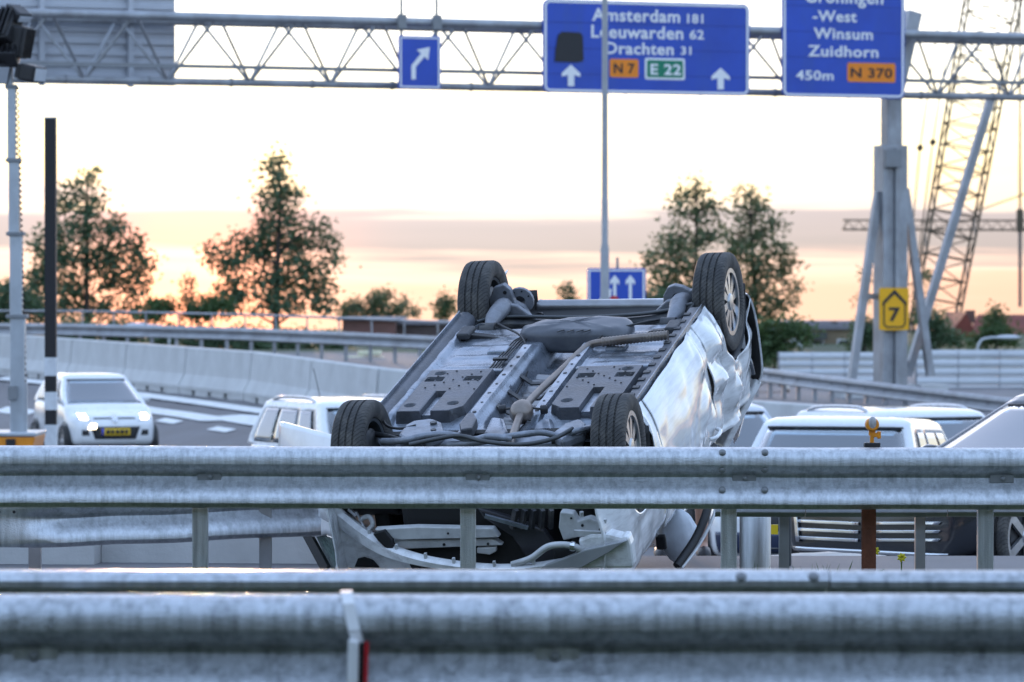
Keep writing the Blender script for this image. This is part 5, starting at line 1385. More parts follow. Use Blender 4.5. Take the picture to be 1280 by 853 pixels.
# trailer
x0, x1 = at(-70, 0, d).x, at(52, 0, d).x; zt = pz(544)
OR2 = mat('trailer_orange', (.80, .27, .01), .4, 0, .06, coat=.3)
obj('trailer_body', MB().prism([(x0, zt - .42), (x1 - .12, zt - .42), (x1 - .02, zt), (x0, zt)], (0, d - .6, 0), (1, 0, 0), (0, 0, 1), (0, 1.2, 0)), OR2, lm_, world=True, bevel=.02)
obj('trailer_deck', MB().bx(x0, x1 - .01, d - .62, d + .62, zt + .002, zt + .05), MASTM, lm_, world=True, bevel=.01)
xm = at(20, 0, d).x; obj('latch', MB().bx(xm - .06, xm + .06, d - .64, d - .605, zt - .12, zt - .03), PLAST, lm_, world=True)
for xx in (x0 + .25, x1 - .3):
    obj('trailer_wheel', MB().lathe((xx, d - .45, g0 + .30), (0, -1, 0), [(.1, -.1), (.28, -.09), (.30, -.06), (.30, .06), (.28, .09), (.1, .1)], 24), RUBBER, lm_, world=True, smooth=40)
    obj('stabiliser_leg', MB().tube([(xx + .12, d + .4, zt - .4), (xx + .12, d + .4, g0 - .02)], .03, 8), STEEL, lm_, world=True)
obj('axle', MB().bar((x0 + .25, d - .4, g0 + .30), (x1 - .3, d - .4, g0 + .30), .06).bar((x0 + .4, d, g0 + .3), (x0 + .4, d, zt - .4), .1).bar((x1 - .5, d, g0 + .3), (x1 - .5, d, zt - .4), .1), STEELD, lm_, world=True)

# striped post
d = 58.
x = at(63, 0, d).x; g0 = gz(x, d); pz2 = lambda py: at(0, py, d).z
BLKP = mat('black_post', (.012, .011, .013), .5, 0, .1)
WHP = mat('white_band', (.66, .68, .70), .5, 0, .1, dirt=(.45, .45, .46), damt=.5, dscale=(6, 6, 6))
sp = thing('striped_post', 'tall square black post with two white bands at its foot', 'post', (x, d, g0))
hw_ = 7.0 / FPX * d
bands = [(148, 447, BLKP, 'shaft'), (447, 470, WHP, 'white_band'), (470, 490, BLKP, 'shaft'), (490, 512.5, WHP, 'white_band'), (512.5, 531, BLKP, 'shaft')]
for a, b, m_, nm in bands:
    w_ = hw_ * (1.06 if m_ is WHP else 1)
    obj(nm, MB().bx(x - w_, x + w_, d - w_, d + w_, pz2(b), pz2(a)), m_, sp, world=True)
obj('foot', MB().bx(x - hw_ * 1.05, x + hw_ * 1.05, d - hw_, d + hw_, g0 - .02, pz2(531)), WHP, sp, world=True)
obj('cap', MB().bx(x - hw_ * 1.05, x + hw_ * 1.05, d - hw_ * 1.05, d + hw_ * 1.05, pz2(148), pz2(146.5)), WHP, sp, world=True)

# ================================================================== cranes far right
CRM = mat('crane_paint', (.10, .075, .045), .6, .1, .2)
d = 190.
def lattice(t, p0, p1, w0, w1, n, r, rb, nm='boom'):
    """four-chord lattice boom from p0 to p1"""
    ax = (p1 - p0).normalized(); sx = Vector((1, 0, 0)); sx = (sx - ax * sx.dot(ax)).normalized(); sy = ax.cross(sx)
    def c(i, k):
        f_ = k / n; w = lerp(w0, w1, f_) / 2; a, b = ((-1, -1), (1, -1), (1, 1), (-1, 1))[i % 4]; return p0.lerp(p1, f_) + sx * a * w + sy * b * w
    for i in range(4): obj('chord', MB().tube([c(i, k) for k in range(n + 1)], r, 6), CRM, t, world=True)
    for k in range(n):
        m = MB()
        for i in range(4):
            if k % 2: m.tube([c(i, k), c(i + 1, k + 1)], rb, 4)
            else: m.tube([c(i + 1, k), c(i, k + 1)], rb, 4)
            m.tube([c(i, k), c(i + 1, k)], rb, 4)
        stuff(obj('lacing', m, CRM, t, world=True))
p0, p1 = at(1163, 430, d), at(1252, -60, d)
cr_ = thing('lattice_crane', 'tall leaning lattice crane boom behind the gantry column', 'crane', (p0.x, d, gz(p0.x, d)))
lattice(cr_, p0, p1, 2.05, 2.5, 18, .06, .032)
for px in (1143, 1172): obj('boom_foot', MB().bar(at(px + 9, 428, d), at(px + 12, 450, d), .3, .3), CRM, cr_, world=True)
obj('crane_body', MB().bx(p0.x - 2.6, p0.x + 2.2, d - 1.5, d + 1.5, gz(p0.x, d) - .1, at(0, 446, d).z), CRM, cr_, world=True, bevel=.2)
for (a, b) in (((1150, 185), (1128, 300)), ((1166, 178), (1132, 330))):
    obj('pendant_rope', MB().tube([at(a[0] + 30, 0 - 20, d + 3), at(a[0], a[1], d + 3), at(b[0], b[1] + 120, d + 3)], .035, 4), CRM, cr_, world=True)
    obj('sheave', MB().lathe(at(a[0], a[1], d + 3), (0, 1, 0), [(.16, -.1), (.16, .1)], 10), CRM, cr_, world=True)
# tower crane jib
d = 320.
g0 = gz(60, d)
tw_ = thing('tower_crane', 'distant tower crane with a level lattice jib low above the roofs', 'crane', (at(1345, 300, d).x, d, g0))
def jib(p, q, h, n):
    m1 = [p.lerp(q, i / n) for i in range(n + 1)]; up = Vector((0, 0, h))
    for o_ in (Vector((0, 0, 0)), Vector((0, .9, 0)), up + Vector((0, .45, 0))): obj('chord', MB().tube([p + o_, q + o_], .075, 5), CRM, tw_, world=True)
    for i in range(n):
        stuff(obj('lacing', MB().tube([m1[i], m1[i].lerp(m1[i + 1], .5) + up + Vector((0, .45, 0)), m1[i + 1]], .05, 4), CRM, tw_, world=True))
jib(at(1054, 287, d), at(1400, 288, d), .75, 26)
obj('jib_end', MB().bar(at(1054, 287, d), at(1060, 275, d), .12), CRM, tw_, world=True)
lat0 = at(1345, 288, d)
obj('mast', MB().bx(lat0.x - .8, lat0.x + .8, d - .8, d + .8, g0 - .2, lat0.z + 4), CRM, tw_, world=True)
obj('tie_rope', MB().tube([at(1345, 220, d), at(1215, 266, d)], .06, 4), CRM, tw_, world=True)
q = at(1274, 280, d)
obj('hoist_rope', MB().tube([at(1274, -30, d - 1), at(1274, 382, d - 1)], .05, 4).tube([at(1276, -30, d - 1), at(1276, 382, d - 1)], .05, 4), CRM, tw_, world=True)
obj('rope_counterweight', MB().tube([at(1275, 262, d - 1), at(1275, 290, d - 1)], .28, 8), CRM, tw_, world=True)
obj('hook_block', MB().tube([at(1275, 290, d - 1), at(1275, 384, d - 1)], .13, 6), STEELD, tw_, world=True)

# ================================================================== buildings
BRK = mat('brown_brick', (.17, .085, .07), .85, 0, .25, (.8, .8, 3), dirt=(.10, .06, .05), damt=.5, dscale=(.4, .4, .4))
BRK2 = mat('yellow_brown_brick', (.26, .20, .13), .85, 0, .2, (.8, .8, 3))
ROOFR = mat('red_roof_tiles', (.19, .045, .03), .8, 0, .25, (2, 2, 2))
ROOFG = mat('flat_roof_grey', (.22, .21, .23), .8, 0, .1)
WING = mat('window_glass_blue', (.12, .30, .36), .08, 0, .2, spec=1.0)
WIND = mat('window_glass_dark', (.03, .035, .04), .1, 0, .1, spec=1.0)
FRW = mat('window_frame_white', (.65, .66, .67), .5)
def boxpx(x0, y0, x1, y1, d, dep):
    a, b = at(x0, y0, d), at(x1, y1, d); return MB().bx(a.x, b.x, d, d + dep, b.z, a.z)
def building(name, label, x0, y0, x1, d, dep, wall, roof, rt=5):
    a, b = at(x0, y0, d), at(x1, y0, d); g0 = gz((a.x + b.x) / 2, d) - .3; t = thing(name, label, 'building', ((a.x + b.x) / 2, d, g0))
    obj('wall', MB().bx(a.x, b.x, d, d + dep, g0, a.z), wall, t, world=True)
    r = obj('roof', MB().bx(a.x - .2, b.x + .2, d - .2, d + dep + .2, a.z, a.z + rt / FPX * d), roof, t, world=True)
    return t, g0, r
def win(t, x0, y0, x1, y1, d, glass=None):
    a, b = at(x0, y0, d), at(x1, y1, d); f_ = .07
    w = obj('window', MB().bx(a.x, b.x, d - .06, d - .002, b.z, a.z), FRW, t, world=True)
    obj('pane', MB().bx(a.x + f_, b.x - f_, d - .075, d - .061, b.z + f_, a.z - f_), glass or WIND, w, world=True)
d = 150.
t, g0, r = building('brick_building', 'low brown brick building behind the far guardrail, seen left of the wreck', 428, 400, 494, d, 10, BRK, ROOFG, 2)
win(t, 452, 418, 462, 446, d)
obj('door', boxpx(438, 424, 446, 450, d - .08, .07), FRW, t, world=True)
d = 152.
t, g0, r = building('office_block', 'low building with pale turquoise windows next to the brown brick one', 494.5, 406, 600, d, 10, mat('dark_brown_cladding', (.10, .07, .065), .7, 0, .2), ROOFG, 3)
for a, b in ((504, 512), (516, 523)): win(t, a, 426, b, 452, d)
for a, b in ((525, 534), (535.5, 544), (545.5, 556)): win(t, a, 430, b, 450, d, WING)
obj('pilaster', boxpx(495.5, 424, 501.5, 455, d - .15, .14), FRW, t, world=True)
obj('plinth', boxpx(496, 450, 600, 458, d - .1, .09), CONC, t, world=True)
d = 170.
t, g0, r = building('flat_building', 'low yellowish brick building with a flat grey roof behind the left site fence', 968, 412, 1100, d, 12, BRK2, ROOFG, 6)
for a, b in ((988, 1004), (1012, 1030), (1046, 1062), (1070, 1086)): win(t, a, 424, b, 436, d)
obj('canopy', boxpx(1010, 416, 1034, 424, d - .6, .58), STEELD, t, world=True)
obj('roof_vent', boxpx(1039, 402, 1047, 408, d + 3, 1.0), STEELD, r, world=True)
obj('gable_roof', MB().prism([(at(968, 0, d).x, at(0, 405.5, d).z), (at(1095, 0, d).x, at(0, 405.5, d).z), (at(1095, 0, d).x, at(0, 402.5, d).z), (at(975, 0, d).x, at(0, 402.5, d).z)], (0, d + 3, 0), (1, 0, 0), (0, 0, 1), (0, 6, 0)), ROOFG, r, world=True)
def house(label, x0, x1, ye, yt, d, gable):
    a, b = at(x0, ye, d), at(x1, ye, d); tz = at(0, yt, d).z; g0 = gz(a.x, d) - .3
    t = thing('red_roof_house', label, 'house', ((a.x + b.x) / 2, d, g0), group=None)
    obj('wall', MB().bx(a.x, b.x, d, d + 7, g0, a.z), BRK2, t, world=True)
    if gable:
        m = MB().prism([(a.x - .3, a.z), (b.x + .3, a.z), ((a.x + b.x) / 2 + .2, tz)], (0, d - .3, 0), (1, 0, 0), (0, 0, 1), (0, 7.6, 0))
    else:
        m = MB().add([(a.x - .3, d - .4, a.z), (b.x + .3, d - .4, a.z), (b.x + .3, d + 3.5, tz), (a.x + .8, d + 3.5, tz), (a.x - .3, d + 7.4, a.z), (b.x + .3, d + 7.4, a.z)], [(0, 1, 2, 3), (4, 3, 2, 5), (0, 3, 4), (1, 5, 2), (0, 4, 5, 1)])
    r = obj('roof', m, ROOFR, t, world=True)
    return t, r
t, r = house('red roofed house with a gable and a chimney stack, beyond the right site fence', 1186, 1216, 428, 391, 180, True)
obj('chimney', boxpx(1208, 388, 1219, 404, 182, .8), BRK, r, world=True)
win(t, 1196, 430, 1206, 442, 180, WIND)
obj('gable_window', boxpx(1196, 421, 1203, 431, 179.6, .25), FRW, r, world=True)
t, r = house('long red roofed house partly behind a shrub, at the right end', 1212, 1330, 432, 394, 186, False)
for a in (1262, 1282): win(t, a, 434, a + 9, 446, 186, WIND)

# lamps with curved arms
def street_lamp(label, px, ytop, arm, d, hd):
    q = at(px, ytop, d); g0 = gz(q.x, d); t = thing('street_lamp', label, 'street lamp', (q.x, d, g0)); e = at(px + arm, ytop - 2, d)
    obj('pole', MB().tube(cat([(q.x, d, g0 - .1), (q.x, d, q.z - .9), (q.x, d, q.z - .35), q.lerp(e, .18) + Vector((0, 0, -.06)), q.lerp(e, .5), e], 5), .045, 8), MASTM, t, world=True, smooth=60)
    s = 1 if arm > 0 else -1
    m = MB().lathe((0, 0, 0), (1, 0, 0), [(.02, -.1), (.12, .05), (.15, .3), (.13, .55), (.04, .72)], 12)
    m.v = [Vector((e.x + s * v.x * hd, e.y + v.y * .9 * hd, e.z + v.z * .55 * hd)) for v in m.v]; obj('lantern', m, mat('lantern_grey', (.55, .57, .62), .35, .3), t, world=True, smooth=50)
street_lamp('street lamp with a curved arm, in front of the shrub beside the red roofs', 1222, 424, 26, 130, 1.0)
street_lamp('street lamp whose curved arm reaches left, between the two leafy trees', 211, 409, -26, 128, 1.0)
street_lamp('thin street lamp with a bent arm above the left site fence', 1003, 430, -14, 150, .4)

# things lying in the distance behind the far rails
d = 116.
q = at(455, 448, d)
CREAM = mat('cream_timber', (.72, .69, .48), .6, 0, .1)
st_ = thing('timber_stack', 'cream coloured stack of long beams behind the far guardrail, beside the brown building', 'timber stack', (q.x, d, gz(q.x, d)))
for i, (x0, y0, x1, y1, dd) in enumerate(((429, 445.5, 455, 451, 0), (455.5, 446, 479, 451.5, .2), (447, 439, 476, 444.5, .1))):
    a, b = at(x0, y0, d), at(x1, y1, d); obj('beam', MB().bx(a.x, b.x, d + dd, d + dd + .5, b.z, a.z), CREAM, st_, world=True, bevel=.03)
a, b = at(432, 451.5, d), at(476, 456, d); obj('support', MB().bx(a.x, b.x, d + .1, d + .5, gz(q.x, d) - .1, a.z), PLAST, st_, world=True)
d = 99.
q = at(966, 484, d); g0 = gz(q.x, d)
tp_ = thing('pale_car_placeholder', 'pale low mound standing in for a car below the sloping guardrail', 'car_placeholder', (q.x, d, g0))  # low mound placed where a half-hidden car belongs
obj('pale_shape', MB().grid(lambda i, j: (q.x + lerp(-.55, .45, i), d + lerp(0, .8, j), g0 - .05 + .50 * (sin(pi * i) * sin(pi * (.15 + .7 * j))) ** .5 + .07 * noise.noise(Vector((i * 5, j * 4, 2)))), 24, 14), mat('pale_placeholder', (.72, .66, .58), .7, 0, .15), tp_, world=True, smooth=40)
obj('rope', MB().tube([(q.x - .5, d - .02, g0 + .02), (q.x - .1, d + .05, g0 + .36), (q.x + .4, d, g0 + .02)], .02, 5), PLAST, tp_, world=True)

# ================================================================== near small things on the right, under the rails
d = 21.6
q = at(944, 680, d)
cy_ = thing('steel_bollard', 'short thick round galvanised bollard behind the middle guardrail', 'bollard', (q.x, d, -.12))
obj('tube', MB().tube([(q.x, d, -.16), (q.x, d, .34), (q.x, d, .36)], [.085, .085, .075], 24), GALV, cy_, world=True, smooth=40)
obj('side_rail', MB().bx(q.x - .135, q.x - .10, d - .03, d + .03, -.16, .36), mat('pale_strip', (.6, .58, .55), .6, 0, .15), cy_, world=True)
obj('base_flange', MB().lathe((q.x, d, -.125), (0, 0, 1), [(.13, -.01), (.13, .012)], 24), GALV, cy_, world=True)
d = 24.
q = at(966, 664, d)
rs = thing('reflector_stake', 'thin dark stake with a small yellow reflector behind the bollard', 'stake', (q.x, d, -.12))
obj('rod', MB().tube([(q.x - .05, d, -.16), (q.x - .05, d, .40)], .01, 6), STEELD, rs, world=True)
obj('crossbar', MB().tube([(q.x - .05, d, at(0, 686, d).z), (q.x + .10, d, at(0, 686, d).z)], .006, 6), STEELD, rs, world=True)
obj('rod', MB().tube([(q.x + .10, d, -.16), (q.x + .10, d, .40)], .012, 6), STEELD, rs, world=True)
obj('reflector', MB().bx(q.x - .045, q.x + .03, d - .02, d, at(0, 668, d).z, at(0, 656, d).z), mat('yellow_reflector', (.85, .60, .02), .35), rs, world=True)
# white plastic caps and flowers by the posts
d = 20.7
random.seed(4)
for px, lab_ in ((1117, 'round whitish cap on the ground left of the thin post'), (1143, 'round whitish cap on the ground at the foot of the thin post')):
    q = at(px, 704, d); tag(obj('plastic_cap', MB().lathe((q.x, d, -.02), (0, -1, .3), [(.05, -.02), (.066, -.01), (.066, .02), (.052, .034), (.02, .04)], 18), mat('cap_grey', (.5, .5, .47), .6), smooth=40), lab_, 'cap')
FLW = mat('yellow_flower', (.75, .65, .03), .7); STM = mat('flower_stem', (.10, .16, .03), .8)
for px, py, lab_ in ((1094, 689, 'single thin yellow flower beside the rusty post'), (1127, 697, 'yellow flower bunch above a whitish cap')):
    q = at(px, py, d - .1); t = thing('yellow_flower', lab_, 'flower', (q.x, d - .1, -.01))
    obj('stem', MB().tube([(q.x - .005, d - .1, -.02), (q.x, d - .1, q.z * .5), (q.x, d - .1, q.z)], .004, 5), STM, t, world=True)
    for i in range(7):
        a = i * 2 * pi / 7; c_ = q + Vector((.012 * cos(a), -.004, .012 * sin(a))); obj('petal', MB().lathe(c_, (cos(a), -.3, sin(a)), [(.003, -.01), (.009, 0), (.003, .012)], 6), FLW, t, world=True)
    for s in (-1, 1): obj('leaf', MB().prism([(0, 0), (.03, .012), (.05, .03), (.02, .022)], (q.x, d - .1, q.z * .35), (s, 0, 0), (0, 0, 1), (0, .003, 0)), STM, t, world=True)
# pale sheet coloured as lit road surface, and weeds
random.seed(8)
LITROAD = mat('pale_lit_road', (.50, .48, .45), .9, 0, .15, (9, 9, 9), .4, 40)
def lit_road_(i, j):
    x, y = lerp(1.62, 2.35, i), lerp(25.0, 27.6, j); return (x, y, gz(x, y) - .012 + .05 * sin(pi * i) * sin(pi * j) + .03 * noise.noise(Vector((i * 6, j * 5, 1))) * sin(pi * i) * sin(pi * j))
tag(obj('lit_road_patch', MB().grid(lit_road_, 30, 20), LITROAD, smooth=60), 'pale flat patch coloured as lit road below the lower guardrail', 'lit_road_patch', kind='stuff')
gm_ = MB()
for i in range(160):
    px = random.uniform(930, 1060); b = at(px, 706, 21.3 + random.uniform(-.3, .3)); b.z = gz(b.x, b.y) - .01; h = random.uniform(.04, .14); a = random.uniform(0, 6.28); w = .006
    gm_.add([b + Vector((-w, 0, 0)), b + Vector((w, 0, 0)), b + Vector((.05 * cos(a), .05 * sin(a), h))], [(0, 1, 2)])
tag(obj('weeds', gm_, mat('weed_green', (.10, .16, .04), .8, 0, .3)), 'tufts of green weeds between the guardrail posts', 'weeds', kind='stuff')

# ================================================================== trees and shrubs
def leaf_mat(name, col):
    m = mat(name, col, .6, 0, .35, (.9, .9, .9)); t = m.node_tree; P = t.nodes['Principled BSDF']; o = [n for n in t.nodes if n.type == 'OUTPUT_MATERIAL'][0]
    tr = t.nodes.new('ShaderNodeBsdfTranslucent'); tr.inputs['Color'].default_value = (col[0] * 1.5, col[1] * 1.35, col[2] * .8, 1); ms = t.nodes.new('ShaderNodeMixShader'); ms.inputs[0].default_value = .25
    t.links.new(P.outputs[0], ms.inputs[1]); t.links.new(tr.outputs[0], ms.inputs[2]); t.links.new(ms.outputs[0], o.inputs['Surface']); return m
LEAF = leaf_mat('tree_leaves', (.085, .140, .075)); LEAF2 = leaf_mat('olive_leaves', (.115, .150, .075)); LEAF3 = leaf_mat('shrub_leaves', (.070, .125, .045))
BARK = mat('bark', (.055, .043, .033), .9, 0, .3, (3, 3, 1))
def tree(name, label, d, base_px, blobs, nleaf, ls, leaf, cat_='tree', group=None, seed=0, trunk=.13, depth=.8):
    """blobs: clumps of the crown as (px, py, rx, ry) in photo pixels at distance d"""
    random.seed(seed); q = at(base_px, HY, d); g0 = gz(q.x, d); t = thing(name, label, cat_, (q.x, d, g0), group=group); s = d / FPX
    cs = []
    for px, py, rx, ry in blobs: k_ = random.uniform(.78, 1.12); cs.append((at(px + random.uniform(-3, 3), py + random.uniform(-2, 2), d + random.uniform(-1, 1) * depth * rx * s), rx * s * k_, ry * s * k_))
    top = max(cs, key=lambda c: c[0].z)[0]
    m = MB()
    tp = cat([(q.x, d, g0 - .2), (lerp(q.x, top.x, .2), d, lerp(g0, top.z, .35)), (lerp(q.x, top.x, .7), d, lerp(g0, top.z, .7)), (top.x, top.y, top.z)], 5); n_ = len(tp)
    m.tube(tp, [lerp(trunk, .02, i / (n_ - 1)) for i in range(n_)], 8)
    for c, rx, ry in cs:
        k = min(range(n_), key=lambda i: abs(tp[i].z - (c.z - max(.4, (c - tp[i]).length * .45)))); b = tp[k]
        mid = b.lerp(c, .5) + Vector((random.uniform(-.2, .2), random.uniform(-.2, .2), .1)); r0 = trunk * .35
        m.tube([b, mid, c], [r0, r0 * .6, .012], 6)
        for _ in range(4):
            e = c + Vector((random.uniform(-1, 1) * rx, random.uniform(-1, 1) * rx, random.uniform(-1, 1) * ry)) * .9; m.tube([mid.lerp(c, random.random()), e], [.02, .006], 4)
    obj('trunk', m, BARK, t, world=True, smooth=60)
    m = MB(); tot = sum(a * b for _, a, b in cs)
    for c, rx, ry in cs:
        k = max(6, int(nleaf * rx * ry / tot)); twigs = []
        for _ in range(max(3, k // 18)):
            v = Vector((random.gauss(0, 1), random.gauss(0, 1), random.gauss(0, 1))).normalized() * random.uniform(.2, 1.0) ** .6
            twigs.append(c + Vector((v.x * rx, v.y * rx * depth, v.z * ry)))
        for _ in range(k):
            w = random.choice(twigs); p = w + Vector((random.gauss(0, 1), random.gauss(0, 1), random.gauss(0, 1))) * ls * 1.0
            a = Vector((random.gauss(0, 1), random.gauss(0, 1), random.gauss(0, .7))).normalized(); b = a.cross(Vector((random.gauss(0, 1), random.gauss(0, 1), random.gauss(0, 1)))).normalized()
            l_, w_ = ls * random.uniform(.7, 1.3), ls * random.uniform(.4, .65); n3 = a.cross(b) * w_ * .25
            m.add([p - a * l_ * .5, p + b * w_ * .5 + n3, p + a * l_ * .5, p - b * w_ * .5 + n3], [(0, 1, 2), (0, 2, 3)])
    o = obj('crown', m, leaf, t, world=True)
    return t
T = tree
T('leafy_tree', 'round leafy tree behind the striped post', 150, 108, [(107, 222, 15, 9), (90, 240, 16, 10), (122, 244, 14, 11), (78, 258, 11, 12), (106, 262, 20, 12), (70, 290, 16, 14), (100, 290, 26, 16), (140, 288, 22, 14), (52, 306, 16, 12), (162, 310, 14, 12), (80, 322, 30, 16), (125, 322, 30, 16), (178, 332, 16, 13),
   (52, 345, 20, 16), (95, 352, 30, 16), (140, 350, 26, 16), (172, 356, 15, 12), (40, 375, 18, 14), (80, 380, 28, 14), (125, 384, 28, 12), (160, 385, 16, 10)], 5600, .23, LEAF, seed=1)
T('leafy_tree', 'tall pointed leafy tree left of the wreck with a ragged tip', 150, 345, [(348, 203, 11, 7), (341, 216, 9, 10), (347, 232, 14, 10), (332, 248, 14, 10), (362, 246, 13, 10), (350, 262, 20, 10), (326, 278, 16, 10), (372, 274, 17, 11), (395, 282, 14, 8), (345, 292, 26, 12), (300, 305, 16, 10), (275, 316, 13, 9),
   (410, 304, 14, 11), (372, 306, 24, 13), (330, 318, 30, 14), (290, 332, 22, 12), (385, 332, 28, 13), (420, 322, 9, 9), (345, 348, 34, 14), (295, 360, 26, 14), (400, 356, 26, 13), (345, 376, 34, 14), (290, 384, 24, 10), (395, 380, 26, 12)], 5700, .23, LEAF, seed=2, trunk=.15)
T('leafy_tree', 'loose leafy tree with a rounded tip left of the upturned rear wheel', 160, 868, [(871, 234, 12, 8), (862, 248, 14, 9), (878, 254, 14, 10), (850, 262, 11, 10), (893, 258, 10, 8), (870, 274, 18, 10), (848, 292, 18, 9), (880, 294, 22, 11), (828, 312, 18, 9), (860, 316, 26, 12), (815, 326, 14, 8), (840, 336, 24, 10), (872, 340, 28, 14), (820, 350, 16, 10), (845, 362, 26, 14), (815, 380, 18, 14), (850, 388, 28, 14)], 3500, .23, LEAF2, seed=3)
T('leafy_tree', 'broad loose leafy tree rising behind the upturned rear wheel', 163, 945, [(940, 241, 13, 8), (928, 256, 13, 9), (950, 262, 14, 10), (938, 278, 18, 10), (966, 280, 14, 7), (915, 292, 16, 9), (950, 296, 20, 11), (930, 316, 24, 12), (968, 318, 16, 11), (988, 330, 11, 9), (945, 336, 26, 12), (915, 346, 20, 12), (975, 350, 18, 11), (992, 356, 9, 9), (950, 366, 26, 13), (920, 380, 18, 13), (978, 380, 18, 9), (955, 394, 24, 10)], 3500, .23, LEAF2, seed=4)
# low bushes and hedges
for i, (lab_, base, bl, lf, d_) in enumerate((
    ('dense dark bush at the foot of the round leafy tree', 30, [(10, 372, 22, 20), (45, 388, 26, 14), (5, 395, 20, 16)], LEAF, 140),
    ('dense dark hedge between the street lamp and the pointed tree', 235, [(205, 384, 22, 9), (240, 388, 22, 10), (270, 386, 20, 12), (190, 392, 16, 10)], LEAF3, 140),
    ('bare spindly sapling glowing against the sunset', 240, [(240, 358, 7, 9), (238, 372, 12, 9), (245, 380, 12, 7)], LEAF2, 150),
    ('light green bush right of the pointed tree', 455, [(440, 386, 18, 10), (470, 378, 16, 10), (468, 392, 24, 9), (500, 388, 16, 8)], LEAF2, 165),
    ('small loose bush above the brown building', 495, [(478, 372, 10, 7), (502, 384, 12, 7), (515, 390, 9, 6)], LEAF2, 170),
    ('small conical tree beside the far wheel of the wreck', 556, [(557, 374, 7, 7), (553, 384, 12, 8), (558, 393, 15, 8)], LEAF3, 165),
    ('small round bush top showing above the tail of the wreck', 711, [(712, 364, 7, 7), (710, 374, 9, 8)], LEAF2, 165),
    ('dark green hedge behind the wreck under the lane sign', 800, [(790, 372, 26, 16), (830, 380, 26, 16), (770, 388, 24, 12), (860, 392, 24, 14)], LEAF, 158),
    ('dense green bush right of the wreck next to the site fence', 965, [(960, 420, 16, 14), (985, 412, 12, 10), (955, 440, 18, 14), (975, 436, 14, 12), (1000, 420, 10, 10)], LEAF3, 112),
    ('dark bush behind the gantry column', 1080, [(1084, 412, 16, 14), (1075, 428, 16, 12), (1100, 420, 16, 16)], LEAF, 150),
    ('dark bush under the foot of the crane boom', 1170, [(1168, 404, 16, 10), (1180, 418, 18, 12), (1160, 424, 16, 12), (1198, 428, 14, 8)], LEAF, 140),
    ('pointed green shrub in front of the red roofs', 1245, [(1248, 392, 7, 7), (1246, 402, 14, 8), (1240, 414, 20, 9), (1252, 424, 22, 10), (1230, 428, 16, 8)], LEAF3, 145),
    ('ragged bare bush beside the gantry braces', 1150, [(1148, 372, 8, 12), (1156, 350, 7, 10), (1150, 392, 12, 10), (1085, 340, 6, 8), (1078, 372, 8, 10)], LEAF2, 170),
    ('long dark hedge below the far handrail', 330, [(255, 428, 30, 18), (310, 428, 30, 18), (365, 430, 30, 18), (415, 432, 24, 16), (210, 424, 26, 16), (150, 420, 30, 16), (90, 418, 30, 16)], LEAF, 135))):
    n_ = int(sum(a * b for _, _, a, b in bl) * 2.6 * (.5 if 'bare' in lab_ else 1))
    T('tall_bush' if 'hedge' not in lab_ else 'hedge', lab_, d_, base, bl, n_, .17, lf, 'bush' if 'hedge' not in lab_ else 'hedge', seed=20 + i, trunk=.05)

# unseen leaf belt added behind the camera to shade the sides facing it
random.seed(77); m = MB()
for i in range(9000):
    x = random.uniform(-34, 34); y = random.uniform(-20, -8.5); z = random.uniform(4.5, 13.5 + 2.0 * noise.noise(Vector((x * .25, y * .2, 4))))
    a = Vector((random.gauss(0, 1), random.gauss(0, 1), random.gauss(0, 1))).normalized(); b = a.cross(Vector((random.gauss(0, 1), random.gauss(0, 1), random.gauss(0, 1)))).normalized(); s = random.uniform(.35, .7); p = Vector((x, y, z))
    m.add([p - a * s, p + b * s * .6, p + a * s, p - b * s * .6], [(0, 1, 2, 3)])
tag(obj('added_shade_belt', m, LEAF), 'dense dark leaf belt added out of view to shade what faces the camera', 'added_shade_belt', kind='stuff')

# ================================================================== bystander bending down behind the wreck
SKIN = mat('skin', (.46, .27, .20), .55, 0, .06)
def skin_mesh(name, verts, edges, radii, m, parent, loc, sub=2, root=0):
    me = bpy.data.meshes.new(name); me.from_pydata(verts, edges, []); o = bpy.data.objects.new(name, me); C.objects.link(o); o.parent = parent; o.location = loc
    mo = o.modifiers.new('skin', 'SKIN'); mo.use_smooth_shade = True
    for i, r in enumerate(radii):
        sv = me.skin_vertices[0].data[i]; sv.radius = (r, r) if not isinstance(r, tuple) else r; sv.use_root = (i == root)
    q = o.modifiers.new('sub', 'SUBSURF'); q.levels = q.render_levels = sub; me.materials.append(m); return o
d = 26.0
q = at(879, 700, d); q.x -= .27; g0 = gz(q.x + .1, d)
pe = thing('person', 'person in shorts and black shoes bending down behind the wreck, only the lower legs showing', 'person', (q.x, d, g0))
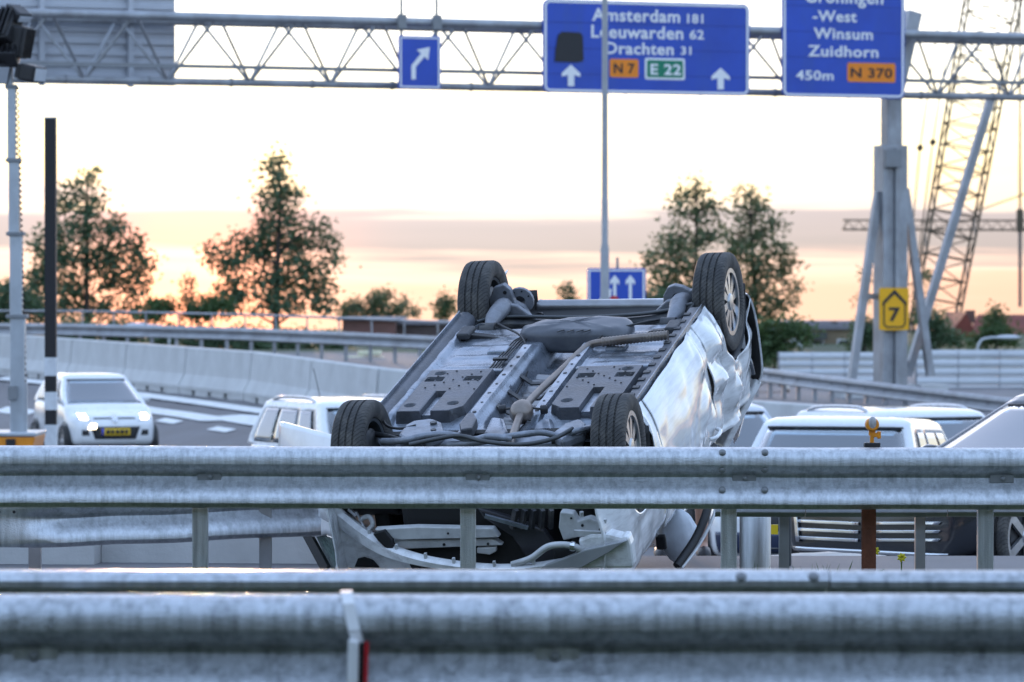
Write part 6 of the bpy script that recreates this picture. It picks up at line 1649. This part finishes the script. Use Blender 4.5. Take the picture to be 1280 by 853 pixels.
# pelvis, spine bent forward, head; legs; arms reaching to the knees
V = [(.12, .10, .86), (.12, -.05, 1.02), (.13, -.28, 1.10), (.13, -.44, 1.11), (.14, -.54, 1.06), (.14, -.62, 1.02),
     (.03, .10, .80), (.0, .04, .46), (.0, .10, .09), (.0, .02, .045), (.0, -.10, .03),
     (.23, .12, .80), (.26, .04, .46), (.27, .12, .09), (.27, .04, .045), (.28, -.08, .03),
     (-.06, -.34, 1.06), (-.10, -.22, .78), (-.04, -.10, .56), (.32, -.34, 1.06), (.36, -.22, .78), (.30, -.10, .56)]
E_ = [(0, 1), (1, 2), (2, 3), (3, 4), (4, 5), (0, 6), (6, 7), (7, 8), (8, 9), (9, 10), (0, 11), (11, 12), (12, 13), (13, 14), (14, 15), (2, 16), (16, 17), (17, 18), (2, 19), (19, 20), (20, 21)]
Rr = [.14, .14, .15, .06, .09, .075, .085, .055, .038, .042, .03, .085, .055, .038, .042, .03, .055, .042, .03, .055, .042, .03]
body_ = skin_mesh('body', V, E_, Rr, SKIN, pe, (0, 0, 0))
CLO = mat('dark_clothes', (.03, .035, .05), .85, 0, .2)
skin_mesh('shorts', [(.12, .10, .86), (.03, .10, .80), (.0, .05, .50), (.23, .12, .80), (.26, .05, .50)], [(0, 1), (1, 2), (0, 3), (3, 4)], [.155, .10, .085, .10, .085], CLO, pe, (0, 0, 0))
skin_mesh('shirt', [(.12, .06, .92), (.12, -.05, 1.02), (.13, -.28, 1.10), (-.06, -.34, 1.06), (-.08, -.28, .92), (.32, -.34, 1.06), (.34, -.28, .92)], [(0, 1), (1, 2), (2, 3), (3, 4), (2, 5), (5, 6)], [.15, .155, .165, .07, .06, .07, .06], mat('grey_shirt', (.2, .21, .23), .85), pe, (0, 0, 0))
for xx, k in ((0, 0), (.275, 1)):
    obj('shoe', MB().lathe((xx, .10 + .02 * k, .045), (0, -1, -.08), [(.02, -.06), (.045, -.04), (.05, .03), (.048, .12), (.04, .20), (.015, .23)], 12), PLAST, pe, smooth=60)
obj('hair', MB().lathe((.14, -.56, 1.09), (0, -.5, 1), [(.10, -.03), (.105, .02), (.08, .06), (.03, .085)], 14), mat('dark_hair', (.03, .022, .015), .7), pe, smooth=60)
for xx in (-.04, .30):
    for f_ in range(5):
        obj('finger', MB().tube([(xx - .03 + f_ * .014, -.10, .55), (xx - .035 + f_ * .016, -.10 + .01 * f_, .50), (xx - .035 + f_ * .016, -.06, .465 + .006 * abs(f_ - 2))], [.010, .009, .007], 6), SKIN, body_, smooth=60)
